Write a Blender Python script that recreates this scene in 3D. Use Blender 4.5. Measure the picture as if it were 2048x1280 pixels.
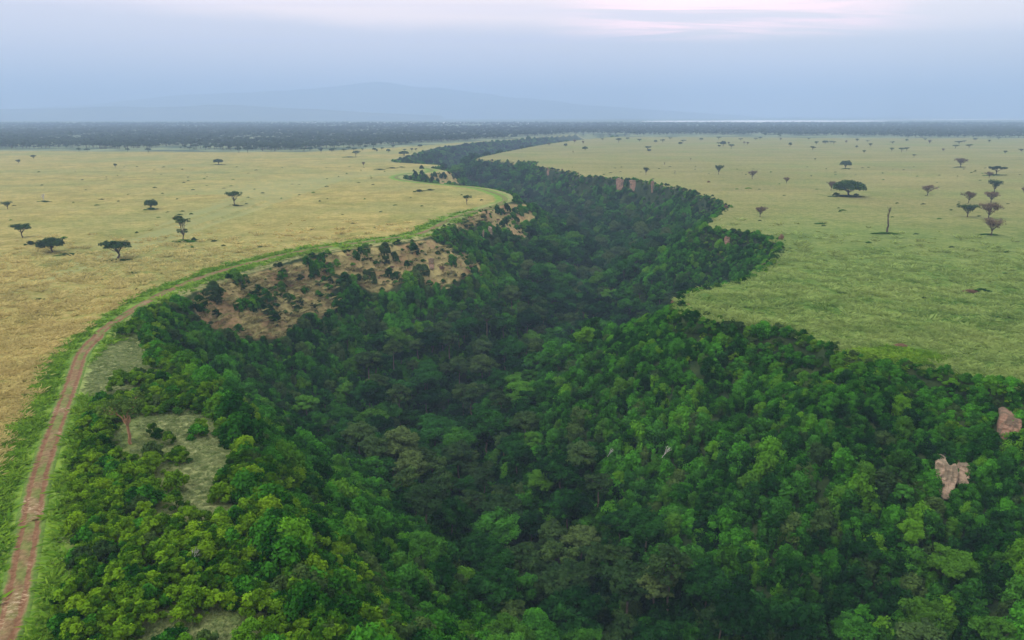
import bpy, math, random
import numpy as np
from mathutils import Vector

# ------------------------------------------------------------------ scene, camera, sky, sun
scene = bpy.context.scene
for o in list(bpy.data.objects):
    bpy.data.objects.remove(o)
COL = scene.collection
PITCH = math.radians(15.7)
F = 1462.0            # focal length in pixels of the 2048 px wide photograph
CAMZ = 60.0
cam_d = bpy.data.cameras.new("camera")
cam_d.sensor_width = 36.0
cam_d.lens = 36.0 * F / 2048.0
cam_d.clip_start = 1.0
cam_d.clip_end = 60000.0
cam = bpy.data.objects.new("camera", cam_d)
COL.objects.link(cam)
cam.location = (0, 0, CAMZ)
cam.rotation_euler = (math.pi / 2 - PITCH, 0, 0)
scene.camera = cam

SUN_EL, SUN_AZ = math.radians(56), math.radians(-120)   # azimuth from +Y, clockwise
sun_d = bpy.data.lights.new("sun", 'SUN')
sun_d.energy = 1.5
sun_d.angle = math.radians(18)
sun_d.color = (1.0, 0.93, 0.84)
sun = bpy.data.objects.new("sun", sun_d)
COL.objects.link(sun)
sv = Vector((math.sin(SUN_AZ) * math.cos(SUN_EL), math.cos(SUN_AZ) * math.cos(SUN_EL), math.sin(SUN_EL)))
sun.rotation_euler = (-sv).to_track_quat('-Z', 'Y').to_euler()

world = bpy.data.worlds.new("World")
scene.world = world
world.use_nodes = True


class NT:
    """small helper round a node tree"""
    def __init__(self, tree):
        self.t = tree
        self.n = tree.nodes
        self.l = tree.links

    def node(self, kind, **kw):
        nd = self.n.new(kind)
        for k, v in kw.items():
            setattr(nd, k, v)
        return nd

    def put(self, sock, v):
        if isinstance(v, bpy.types.NodeSocket):
            self.l.new(v, sock)
        elif v is not None:
            if sock.type == 'RGBA' and len(v) == 3:
                v = (*v, 1)
            sock.default_value = v

    def math(self, op, a, b=None, c=None, clamp=False):
        nd = self.node('ShaderNodeMath', operation=op, use_clamp=clamp)
        for i, v in enumerate((a, b, c)):
            if v is not None:
                self.put(nd.inputs[i], v)
        return nd.outputs[0]

    def mix(self, f, a, b, mode='MIX'):
        nd = self.node('ShaderNodeMix', data_type='RGBA', blend_type=mode)
        self.put(nd.inputs[0], f)
        self.put(nd.inputs[6], a)
        self.put(nd.inputs[7], b)
        return nd.outputs[2]

    def noise(self, vec, scale, detail=4, rough=0.55, dist=0.0):
        nd = self.node('ShaderNodeTexNoise')
        if vec is not None:
            self.put(nd.inputs['Vector'], vec)
        nd.inputs['Scale'].default_value = scale
        nd.inputs['Detail'].default_value = detail
        nd.inputs['Roughness'].default_value = rough
        nd.inputs['Distortion'].default_value = dist
        return nd.outputs[0]

    def step(self, v, lo, hi, a=0.0, b=1.0):
        nd = self.node('ShaderNodeMapRange', interpolation_type='SMOOTHSTEP')
        self.put(nd.inputs[0], v)
        for i, x in enumerate((lo, hi, a, b)):
            self.put(nd.inputs[i + 1], x)
        return nd.outputs[0]

    def scalevec(self, v, s):
        nd = self.node('ShaderNodeVectorMath', operation='MULTIPLY')
        self.put(nd.inputs[0], v)
        nd.inputs[1].default_value = s
        return nd.outputs[0]


def build_world():
    w = NT(world.node_tree)
    w.n.clear()
    out = w.node('ShaderNodeOutputWorld')
    sky = w.node('ShaderNodeTexSky', sky_type='NISHITA')
    sky.sun_disc = False
    sky.sun_elevation = SUN_EL
    sky.sun_rotation = SUN_AZ
    sky.air_density = 1.2
    sky.dust_density = 2.0
    bg1 = w.node('ShaderNodeBackground')
    w.put(bg1.inputs[0], sky.outputs[0])
    bg1.inputs[1].default_value = 0.09
    # cloud deck: a layer seen from below, so the direction is divided by its height
    tc = w.node('ShaderNodeTexCoord')
    sep = w.node('ShaderNodeSeparateXYZ')
    w.put(sep.inputs[0], tc.outputs['Generated'])
    zc = w.math('MAXIMUM', sep.outputs[2], 0.0)
    den = w.math('ADD', zc, 0.06)
    cx = w.math('DIVIDE', sep.outputs[0], den)
    cy = w.math('DIVIDE', sep.outputs[1], den)
    comb = w.node('ShaderNodeCombineXYZ')
    w.put(comb.inputs[0], cx)
    w.put(comb.inputs[1], cy)
    v = comb.outputs[0]
    n1 = w.noise(w.scalevec(v, (0.35, 0.5, 1)), 1.0, 5, 0.55, 0.4)
    n2 = w.noise(w.scalevec(v, (0.16, 0.9, 1)), 1.6, 4, 0.5, 0.3)
    # the top edge of the grey-blue cloud bank wanders with azimuth
    edge = w.math('MULTIPLY_ADD', n1, 0.05, 0.078)
    edge = w.math('MULTIPLY_ADD', sep.outputs[0], -0.03, edge)
    bank = w.step(w.math('SUBTRACT', zc, edge), -0.012, 0.014)
    low = (0.60, 0.54, 0.58)
    high = (0.90, 0.72, 0.68)
    colr = w.mix(bank, low, high)
    colr = w.mix(w.step(n2, 0.48, 0.75, 0, 0.35), colr, (0.52, 0.50, 0.66))
    # the overcast is brightest and most neutral overhead
    colr = w.mix(w.step(zc, 0.16, 0.75), colr, (1.28, 1.24, 1.08))
    # warm wisps
    n3 = w.noise(w.scalevec(v, (0.45, 1.5, 1)), 1.1, 5, 0.6, 0.8)
    wz = w.math('MULTIPLY', w.step(zc, 0.085, 0.105), w.step(zc, 0.135, 0.165, 1, 0))
    wx = w.math('MULTIPLY', w.step(sep.outputs[0], 0.02, 0.22), w.step(sep.outputs[0], 0.36, 0.5, 1, 0))
    wisp = w.math('MULTIPLY', w.math('MULTIPLY', wz, wx), w.step(n3, 0.40, 0.58))
    colr = w.mix(w.math('MULTIPLY', wisp, 0.85), colr, (1.7, 1.0, 0.95))
    # to the right the light is creamier
    colr = w.mix(w.step(sep.outputs[0], -0.1, 0.65, 0, 0.55), colr, (0.70, 0.66, 0.66))
    bg2 = w.node('ShaderNodeBackground')
    w.put(bg2.inputs[0], colr)
    bg2.inputs[1].default_value = 1.3
    mx = w.node('ShaderNodeMixShader')
    mx.inputs[0].default_value = 0.85
    w.l.new(bg1.outputs[0], mx.inputs[1])
    w.l.new(bg2.outputs[0], mx.inputs[2])
    w.l.new(mx.outputs[0], out.inputs[0])


build_world()
scene.view_settings.view_transform = 'Standard'
scene.view_settings.look = 'None'
scene.view_settings.gamma = 1.0
scene.view_settings.exposure = 0.57
cy = scene.cycles
cy.use_denoising = True
cy.denoiser = 'OPENIMAGEDENOISE'
cy.denoising_input_passes = 'RGB_ALBEDO_NORMAL'
cy.max_bounces = 5
cy.diffuse_bounces = 2
cy.glossy_bounces = 1
cy.transmission_bounces = 2
cy.volume_bounces = 2
cy.transparent_max_bounces = 4
cy.sample_clamp_indirect = 4.0
cy.use_adaptive_sampling = True
cy.adaptive_threshold = 0.01

rng = np.random.default_rng(7)
random.seed(7)


# ------------------------------------------------------------------ pixel <-> world
SP, CP = math.sin(PITCH), math.cos(PITCH)


def ground(px, py, z=0.0):
    v = (py - 640.0) / F
    dn = SP + v * CP
    t = (CAMZ - z) / dn
    return ((px - 1024.0) / F * t, (CP - v * SP) * t)


def project(x, y, z):
    fw = y * CP - (z - CAMZ) * SP
    dn = -y * SP - (z - CAMZ) * CP
    fw = np.where(fw < 1, 1, fw)
    return 1024 + F * x / fw, 640 + F * dn / fw, fw


# ------------------------------------------------------------------ noise for layout
_tab = np.random.default_rng(3).random((512, 512))


def vnoise(x, y):
    xi = np.floor(x).astype(int)
    yi = np.floor(y).astype(int)
    fx, fy = x - xi, y - yi
    fx = fx * fx * (3 - 2 * fx)
    fy = fy * fy * (3 - 2 * fy)
    a = _tab[xi & 511, yi & 511]
    b = _tab[(xi + 1) & 511, yi & 511]
    c = _tab[xi & 511, (yi + 1) & 511]
    d = _tab[(xi + 1) & 511, (yi + 1) & 511]
    return (a * (1 - fx) + b * fx) * (1 - fy) + (c * (1 - fx) + d * fx) * fy


def fbm(x, y, s, octv=4):
    r, a, t = 0, 1.0, 0
    for i in range(octv):
        r = r + a * vnoise(x / s + 17.3 * i, y / s + 9.1 * i)
        t += a
        a *= 0.5
        s *= 0.5
    return r / t * 2 - 1


def sstep(v, lo, hi):
    u = np.clip((v - lo) / (hi - lo), 0, 1)
    return u * u * (3 - 2 * u)


# ------------------------------------------------------------------ plan of the gorge
L_PX = [(820, 1470), (640, 1280), (560, 1120), (505, 960), (465, 850), (395, 760), (310, 690), (268, 650), (330, 612),
        (400, 574), (500, 543), (600, 512), (700, 496), (800, 483), (850, 475), (885, 458), (915, 438), (955, 422),
        (1000, 407), (1036, 398), (1022, 386), (985, 376), (930, 370), (870, 366), (815, 359), (803, 352), (830, 348),
        (870, 346), (905, 344), (880, 338), (855, 334), (893, 330), (840, 327), (775, 323), (795, 316), (830, 308), (852, 299),
        (890, 292), (960, 283), (1060, 275), (1150, 268)]
R_PX = [(2560, 1010), (2300, 845), (2048, 772), (1960, 754), (1850, 731), (1770, 722), (1715, 714), (1650, 690), (1590, 664), (1500, 647),
        (1420, 640), (1355, 622), (1352, 598), (1385, 580), (1440, 568), (1520, 550), (1543, 522), (1568, 492),
        (1545, 478), (1500, 466), (1440, 459), (1402, 452), (1428, 431), (1452, 416), (1440, 402), (1395, 386),
        (1340, 371), (1270, 359), (1200, 352), (1155, 351), (1145, 343), (1110, 338), (1062, 332), (1075, 325),
        (1050, 322), (990, 320), (940, 318), (985, 308), (1035, 298), (1100, 286), (1180, 277), (1270, 270)]


def chaikin(p, n=2):
    p = np.array(p, float)
    for _ in range(n):
        q = np.empty((2 * (len(p) - 1), 2))
        q[0::2] = p[:-1] * 0.75 + p[1:] * 0.25
        q[1::2] = p[:-1] * 0.25 + p[1:] * 0.75
        p = np.vstack([p[:1], q, p[-1:]])
    return p


def refine(p, step=9.0, amp=1.6):
    out = []
    for a, b in zip(p[:-1], p[1:]):
        n = max(1, int(np.hypot(*(b - a)) / step))
        for i in range(n):
            out.append(a + (b - a) * i / n)
    out.append(p[-1])
    q = np.array(out)
    q[:, 0] += amp * fbm(q[:, 0] + 50, q[:, 1], 14, 3)
    q[:, 1] += amp * fbm(q[:, 0] - 80, q[:, 1], 14, 3)
    return q


Lw = chaikin([(15, -60), (-5, 20)] + [ground(*p) for p in L_PX], 1)
Rw = chaikin([(230, -60), (185, 40)] + [ground(*p) for p in R_PX], 1)
Lw, Rw = refine(Lw), refine(Rw)
POLY = np.vstack([Lw, Rw[::-1]])


def dist_line(x, y, line):
    d = np.full(x.shape, 1e9)
    for a, b in zip(line[:-1], line[1:]):
        ab = b - a
        L2 = ab @ ab + 1e-9
        t = np.clip(((x - a[0]) * ab[0] + (y - a[1]) * ab[1]) / L2, 0, 1)
        d = np.minimum(d, (x - a[0] - t * ab[0]) ** 2 + (y - a[1] - t * ab[1]) ** 2)
    return np.sqrt(d)


def in_poly(x, y, poly):
    c = np.zeros(np.shape(x), bool)
    n = len(poly)
    for i in range(n):
        x1, y1 = poly[i]
        x2, y2 = poly[(i + 1) % n]
        if y1 == y2:
            continue
        m = ((y1 > y) != (y2 > y)) & (x < (x2 - x1) * (y - y1) / (y2 - y1) + x1)
        c ^= m
    return c


TRACK_PX = [(-60, 1400), (12, 1275), (32, 1200), (46, 1130), (62, 1040), (78, 955), (100, 890), (130, 805), (151, 745), (163, 705),
            (195, 668), (250, 630), (320, 588), (400, 555), (500, 526), (600, 502), (700, 488), (800, 475), (846, 467),
            (880, 449), (908, 434), (960, 419), (1000, 407), (1014, 399), (1000, 389), (960, 377), (925, 372), (860, 366.5), (800, 360),
            (788, 353), (815, 347), (855, 344), (868, 340), (850, 336)]
TR = chaikin([ground(*p) for p in TRACK_PX], 3)
TR_c = chaikin([ground(*p) for p in TRACK_PX], 1)
FOLD_PX = [(-300, 700), (0, 585), (120, 540), (220, 500), (290, 465), (350, 437), (430, 405), (500, 384), (620, 364), (720, 354), (800, 349)]
FOLD = chaikin([ground(*p) for p in FOLD_PX], 1)

BARE = [[(400, 585), (440, 570), (500, 548), (560, 560), (620, 570), (660, 600), (670, 640), (600, 625), (585, 690), (560, 660), (540, 678), (470, 676),
         (410, 650), (385, 615)],
        [(520, 545), (640, 520), (700, 500), (800, 492), (860, 480), (900, 500), (950, 550), (905, 560), (870, 585), (830, 560), (800, 560),
         (760, 590), (700, 560), (680, 545), (660, 580), (560, 620)],
        [(900, 455), (955, 425), (1010, 410), (1060, 410), (1080, 455), (1050, 480), (1010, 470), (985, 455), (960, 440), (930, 460)],
        [(920, 500), (960, 530), (965, 552), (930, 545)],
        [(850, 345), (905, 345), (940, 362), (930, 372), (870, 366)]]
BANK_GRASS = [[(205, 690), (290, 684), (312, 715), (275, 770), (190, 800), (165, 790)],
              [(300, 818), (380, 822), (460, 840), (462, 880), (440, 930), (448, 1000), (455, 1050), (390, 1075), (350, 1040), (330, 960),
               (345, 900), (270, 870)],
              [(260, 1252), (420, 1240), (520, 1262), (540, 1300), (240, 1300)]]


def belt_edge(px):
    return np.interp(px, [-400, 0, 300, 600, 700, 780, 850, 960, 1050, 1200, 1400, 1700, 2048, 2500],
                     [300, 301, 303, 304, 299, 295, 290, 282, 277, 273.5, 273, 276, 276, 276])


# ------------------------------------------------------------------ height field
def axis_pos(fine_to, step, far, growth):
    v = [0.0]
    s = step
    while v[-1] < far:
        if v[-1] > fine_to:
            s *= growth
        v.append(v[-1] + s)
    v[-1] = far
    return v


xp = axis_pos(230, 2.0, 16000, 1.075)
XS = np.array([-a for a in xp[:0:-1]] + xp)
yp = axis_pos(860, 2.0, 20000, 1.035)
YS = np.array([-300, -200, -120, -60, -30, -10] + [a for a in yp])
GX, GY = np.meshgrid(XS, YS)
near = (np.abs(GX) < 700) & (GY < 2600)
dL = np.full(GX.shape, 900.0)
dR = np.full(GX.shape, 900.0)
dT = np.full(GX.shape, 900.0)
dF = np.full(GX.shape, 900.0)
dL[near] = dist_line(GX[near], GY[near], Lw)
dR[near] = dist_line(GX[near], GY[near], Rw)
dT[near] = dist_line(GX[near], GY[near], TR_c)
dF[near] = dist_line(GX[near], GY[near], FOLD)
INS = np.zeros(GX.shape, bool)
INS[near] = in_poly(GX[near], GY[near], POLY)
SD = np.where(INS, np.minimum(dL, dR), -np.minimum(dL, dR))      # + inside the gorge


def depth_fn(dl, dr, x, y):
    cl = 7.0 * sstep(fbm(x + 300, y, 60, 2), -0.1, 0.5) + 3
    hL = 88 * (1 - np.exp(-(dl / 66.0) ** 1.35)) + 4 * sstep(dl, 0, 8)
    hR = 88 * (1 - np.exp(-(dr / 72.0) ** 1.3)) + cl * (1 + 0.9 * sstep(y, 250, 340)) * sstep(dr, 0.0, 5.0)
    k = 7.0
    h = -k * np.log(np.exp(-hL / k) + np.exp(-hR / k) + 1e-12)
    return np.maximum(h, 0)


def arc_param(x, y, line):
    d = np.full(x.shape, 1e18)
    s_ = np.zeros(x.shape)
    acc = 0.0
    for a, b in zip(line[:-1], line[1:]):
        ab = b - a
        L = math.hypot(*ab)
        t = np.clip(((x - a[0]) * ab[0] + (y - a[1]) * ab[1]) / (L * L + 1e-9), 0, 1)
        dd = (x - a[0] - t * ab[0]) ** 2 + (y - a[1] - t * ab[1]) ** 2
        m = dd < d
        s_ = np.where(m, acc + t * L, s_)
        d = np.where(m, dd, d)
        acc += L
    return s_


aL = np.zeros(GX.shape)
aL[near] = arc_param(GX[near], GY[near], Lw)
aR = np.zeros(GX.shape)
aR[near] = arc_param(GX[near], GY[near], Rw)
arc = np.where(dL < dR, aL, aR + 4000)
dep = depth_fn(dL, dR, GX, GY)
gul = 5.0 * fbm(GX, GY, 42, 3) + 1.2 * fbm(GX + 90, GY, 7, 3)
ribs = 2.6 * fbm(arc, SD * 0.25, 15, 2) + 1.5 * fbm(arc + 900, SD * 0.3, 7, 2)
ZG = np.where(INS, -dep + gul * sstep(SD, 2, 22) + ribs * sstep(SD, 2, 10) * sstep(60 - SD, 0, 30), 0.0)
for (p0, z0, p1, z1, fall) in (((1362, 612), -1.0, (1085, 735), -44, 0.62), ((1405, 456), -2.0, (1290, 560), -40, 0.75), ((1034, 400), -1.0, (1120, 470), -42, 0.8),
                               ((1740, 725), -1.0, (1500, 905), -46, 0.55)):
    a_, b_ = np.array(ground(*p0, z0)), np.array(ground(*p1, z1))
    ab = b_ - a_
    u_ = np.clip(((GX - a_[0]) * ab[0] + (GY - a_[1]) * ab[1]) / (ab @ ab), 0, 1)
    dd = np.hypot(GX - a_[0] - u_ * ab[0], GY - a_[1] - u_ * ab[1])
    sp = z0 + (z1 - z0) * u_ - fall * np.sqrt(dd ** 2 + 25) + 5 * fall - 0.02 * dd ** 1.5
    k_ = 3.0
    mx_ = np.maximum(ZG, sp)
    ZG = np.where(INS, np.minimum(mx_ + k_ * np.log1p(np.exp(-np.abs(ZG - sp) / k_)) * (SD > 6), -0.2), ZG)
out_d = -SD
ZG += np.where(~INS, -0.5 * sstep(5 - out_d, 0, 5), -0.5)
ZG += np.where(~INS, 0.35 * fbm(GX, GY, 45, 3) * sstep(out_d, 3, 30), 0)
# the left plateau folds down a little behind the crest line of the nearer field
fxs = FOLD[np.argsort(FOLD[:, 0])]
beyond = GY > np.interp(GX, fxs[:, 0], fxs[:, 1])
fold_on = beyond & (GX < -25) & (GY < 1200)
ZG -= np.where(fold_on & ~INS, 1.7 * np.exp(-(dF / 55.0) ** 2) * sstep(dF, 0, 30), 0) * sstep(out_d, 10, 80)
# the near left bank leans gently from the track to the crest
bank = (GX < -15) & (GY < 200) & ~INS
ZG -= np.where(bank, 0.12 * np.clip(16 - out_d, 0, 16), 0)


def _bil(G, x, y):
    x = np.asarray(x, float)
    y = np.asarray(y, float)
    i = np.clip(np.searchsorted(XS, x) - 1, 0, len(XS) - 2)
    j = np.clip(np.searchsorted(YS, y) - 1, 0, len(YS) - 2)
    fx = np.clip((x - XS[i]) / (XS[i + 1] - XS[i]), 0, 1)
    fy = np.clip((y - YS[j]) / (YS[j + 1] - YS[j]), 0, 1)
    return (G[j, i] * (1 - fx) + G[j, i + 1] * fx) * (1 - fy) + (G[j + 1, i] * (1 - fx) + G[j + 1, i + 1] * fx) * fy


def zat(x, y):
    return _bil(ZG, x, y)


def sdat(x, y):
    return _bil(SD, x, y)


def hit(px, py):
    """first point of the ground met by the sight line of a photograph pixel"""
    ux, v = (px - 1024) / F, (py - 640) / F
    d = np.array([ux, CP - v * SP, -(SP + v * CP)])
    t = 60.0
    while t < 9000:
        p = d * t
        if p[2] + CAMZ < float(zat(p[0], p[1])):
            return p[0], p[1], float(zat(p[0], p[1])), t
        t += max(0.5, t * 0.004)
    return d[0] * t, d[1] * t, 0.0, t


PXG, PYG, FWG = project(GX, GY, ZG)
SIDE = (dR < dL).astype(float)
SIDE[~near] = (GX[~near] > 0)
BAREM = np.zeros(GX.shape)
leftslope = (dL < 62) & (SD > -3) & (dL < dR) & near
for P_ in BARE:
    BAREM[leftslope & in_poly(PXG, PYG, np.array(P_, float))] = 1
BANKM = np.zeros(GX.shape)
for P_ in BANK_GRASS:
    BANKM[(SD < 12) & (GX < 0) & in_poly(PXG + 26 * fbm(GX, GY, 9, 3), PYG + 26 * fbm(GX + 70, GY, 9, 3), np.array(P_, float))] = 1
txg = np.interp(GY, TR[:, 1][:200], TR[:, 0][:200])
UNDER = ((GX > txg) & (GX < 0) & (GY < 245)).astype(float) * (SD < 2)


def blur(A, n=1):
    for _ in range(n):
        A = (A + np.roll(A, 1, 0) + np.roll(A, -1, 0) + np.roll(A, 1, 1) + np.roll(A, -1, 1)) / 5
    return A


BAREM = blur(BAREM, 2)
BANKM = blur(BANKM, 1)
BELTM = ((PYG < belt_edge(PXG) + 0.5) & (GY > 900)).astype(float)


# ------------------------------------------------------------------ mesh helpers
def mesh_from(name, verts, faces_flat, counts, mat=None, smooth=False, attrs=None):
    me = bpy.data.meshes.new(name)
    verts = np.asarray(verts, np.float32)
    faces_flat = np.asarray(faces_flat, np.int32)
    counts = np.asarray(counts, np.int32)
    me.vertices.add(len(verts))
    me.vertices.foreach_set("co", verts.ravel())
    me.loops.add(len(faces_flat))
    me.loops.foreach_set("vertex_index", faces_flat)
    me.polygons.add(len(counts))
    starts = np.concatenate([[0], np.cumsum(counts)[:-1]]).astype(np.int32)
    me.polygons.foreach_set("loop_start", starts)
    me.polygons.foreach_set("loop_total", counts)
    if smooth:
        me.polygons.foreach_set("use_smooth", np.ones(len(counts), bool))
    if attrs:
        for k, v in attrs.items():
            a = me.attributes.new(k, 'FLOAT', 'POINT')
            a.data.foreach_set("value", np.asarray(v, np.float32).ravel())
    me.update(calc_edges=True)
    me.validate()
    mats = mat if isinstance(mat, (list, tuple)) else [mat]
    for m in mats:
        if m is not None:
            me.materials.append(m)
    return me


def obj(name, me, parent=None, loc=None, **props):
    o = bpy.data.objects.new(name, me)
    COL.objects.link(o)
    if parent is not None:
        o.parent = parent
    if loc is not None:
        o.location = loc
    for k, v in props.items():
        o[k] = v
    return o


def grid_faces(nx, ny):
    i = np.arange(nx - 1)[None, :] + nx * np.arange(ny - 1)[:, None]
    f = np.stack([i, i + 1, i + 1 + nx, i + nx], -1).reshape(-1, 4)
    return f


# ------------------------------------------------------------------ materials
def new_mat(name):
    m = bpy.data.materials.new(name)
    m.use_nodes = True
    t = NT(m.node_tree)
    t.n.clear()
    out = t.node('ShaderNodeOutputMaterial')
    return m, t, out


def leaf_mat(name, dark, light, trans=0.3, var=0.25, warm=None):
    m, t, out = new_mat(name)
    info = t.node('ShaderNodeObjectInfo')
    tint = t.node('ShaderNodeAttribute', attribute_name='tint')
    geo = t.node('ShaderNodeNewGeometry')
    big = t.noise(geo.outputs['Position'], 0.035, 2)
    f = t.math('ADD', t.math('MULTIPLY', tint.outputs['Fac'], 0.75), t.math('MULTIPLY', t.math('SUBTRACT', info.outputs['Random'], 0.5), 0.7))
    f = t.math('ADD', f, t.math('MULTIPLY', t.math('SUBTRACT', big, 0.58), 0.9), clamp=True)
    c = t.mix(f, dark, light)
    if warm:
        r2 = t.math('FRACT', t.math('MULTIPLY', info.outputs['Random'], 7.31))
        c = t.mix(t.step(r2, 0.72, 1.0, 0, 0.75), c, warm)
    d = t.node('ShaderNodeBsdfDiffuse')
    t.put(d.inputs[0], c)
    tr = t.node('ShaderNodeBsdfTranslucent')
    t.put(tr.inputs[0], c)
    mx = t.node('ShaderNodeMixShader')
    mx.inputs[0].default_value = trans
    t.l.new(d.outputs[0], mx.inputs[1])
    t.l.new(tr.outputs[0], mx.inputs[2])
    t.l.new(mx.outputs[0], out.inputs[0])
    return m


def bark_mat(name, a, b, scale=1.2):
    m, t, out = new_mat(name)
    tc = t.node('ShaderNodeTexCoord')
    n = t.noise(t.scalevec(tc.outputs['Object'], (1, 1, 0.35)), scale, 4, 0.6)
    c = t.mix(t.step(n, 0.3, 0.7), a, b)
    p = t.node('ShaderNodeBsdfPrincipled')
    t.put(p.inputs['Base Color'], c)
    p.inputs['Roughness'].default_value = 0.9
    p.inputs['Specular IOR Level'].default_value = 0.2
    t.l.new(p.outputs[0], out.inputs[0])
    return m


M = dict(
    canopy=leaf_mat('leaf_canopy', (0.006, 0.038, 0.006), (0.062, 0.225, 0.024), warm=(0.080, 0.20, 0.018)),
    deep=leaf_mat('leaf_deep', (0.004, 0.026, 0.006), (0.034, 0.140, 0.022)),
    grey=leaf_mat('leaf_grey', (0.020, 0.052, 0.016), (0.080, 0.145, 0.042), warm=(0.10, 0.150, 0.045)),
    vine=leaf_mat('leaf_vine', (0.006, 0.045, 0.005), (0.075, 0.290, 0.020), warm=(0.11, 0.27, 0.015)),
    lime=leaf_mat('leaf_lime', (0.022, 0.078, 0.005), (0.165, 0.320, 0.014), warm=(0.17, 0.31, 0.012)),
    olive=leaf_mat('leaf_olive', (0.024, 0.058, 0.018), (0.085, 0.150, 0.034)),
    lone=leaf_mat('leaf_lone_tree', (0.055, 0.11, 0.02), (0.17, 0.26, 0.05), trans=0.4),
    acacia=leaf_mat('leaf_acacia', (0.014, 0.040, 0.018), (0.050, 0.100, 0.030), trans=0.2),
    brown=leaf_mat('leaf_brown', (0.085, 0.062, 0.045), (0.165, 0.120, 0.085), trans=0.15),
    dry=leaf_mat('leaf_dry', (0.12, 0.075, 0.05), (0.24, 0.15, 0.10), trans=0.15),
    belt=leaf_mat('leaf_woodland', (0.012, 0.030, 0.020), (0.035, 0.065, 0.030), trans=0.1),
    bark=bark_mat('bark_grey', (0.06, 0.05, 0.04), (0.15, 0.125, 0.10)),
    bark_dark=bark_mat('bark_dark', (0.035, 0.028, 0.025), (0.09, 0.07, 0.06)),
    bark_orange=bark_mat('bark_orange', (0.22, 0.12, 0.065), (0.40, 0.24, 0.14)),
    bark_white=bark_mat('bark_bleached', (0.30, 0.29, 0.28), (0.55, 0.53, 0.52)),
)


def grass_group():
    """colour of the open grassland from the place it grows at; input Side: 0 left plateau, 1 right"""
    g = bpy.data.node_groups.new('grassland_colour', 'ShaderNodeTree')
    g.interface.new_socket('Side', in_out='INPUT', socket_type='NodeSocketFloat')
    g.interface.new_socket('Color', in_out='OUTPUT', socket_type='NodeSocketColor')
    t = NT(g)
    gi = t.node('NodeGroupInput')
    go = t.node('NodeGroupOutput')
    geo = t.node('ShaderNodeNewGeometry')
    P = geo.outputs['Position']
    sep = t.node('ShaderNodeSeparateXYZ')
    t.put(sep.inputs[0], P)
    big = t.noise(P, 0.008, 3, 0.5)
    mid = t.noise(P, 0.05, 4, 0.6)
    n2 = t.noise(t.scalevec(P, (0.3, 1, 1)), 0.02, 3, 0.5)
    n4 = t.noise(P, 0.022, 4, 0.6, 0.6)
    gold = t.mix(t.step(mid, 0.35, 0.7), (0.255, 0.210, 0.075), (0.375, 0.300, 0.120))
    gold = t.mix(t.step(big, 0.42, 0.68, 0, 0.6), gold, (0.19, 0.215, 0.085))
    gold = t.mix(t.step(n2, 0.5, 0.7, 0, 0.35), gold, (0.35, 0.29, 0.12))
    grn = t.mix(t.step(mid, 0.32, 0.68), (0.075, 0.145, 0.028), (0.165, 0.215, 0.062))
    far = t.mix(t.step(n2, 0.35, 0.7), (0.205, 0.190, 0.080), (0.265, 0.232, 0.105))
    grn = t.mix(t.step(sep.outputs[1], 230, 560), grn, far)
    grn = t.mix(t.step(big, 0.45, 0.7, 0, 0.35), grn, (0.13, 0.21, 0.055))
    c = t.mix(gi.outputs[0], gold, grn)
    c = t.mix(t.step(n4, 0.50, 0.66, 0, 0.45), c, (0.60, 0.78, 0.55), 'MULTIPLY')
    t.put(go.inputs[0], c)
    return g


GRASS = grass_group()


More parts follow.
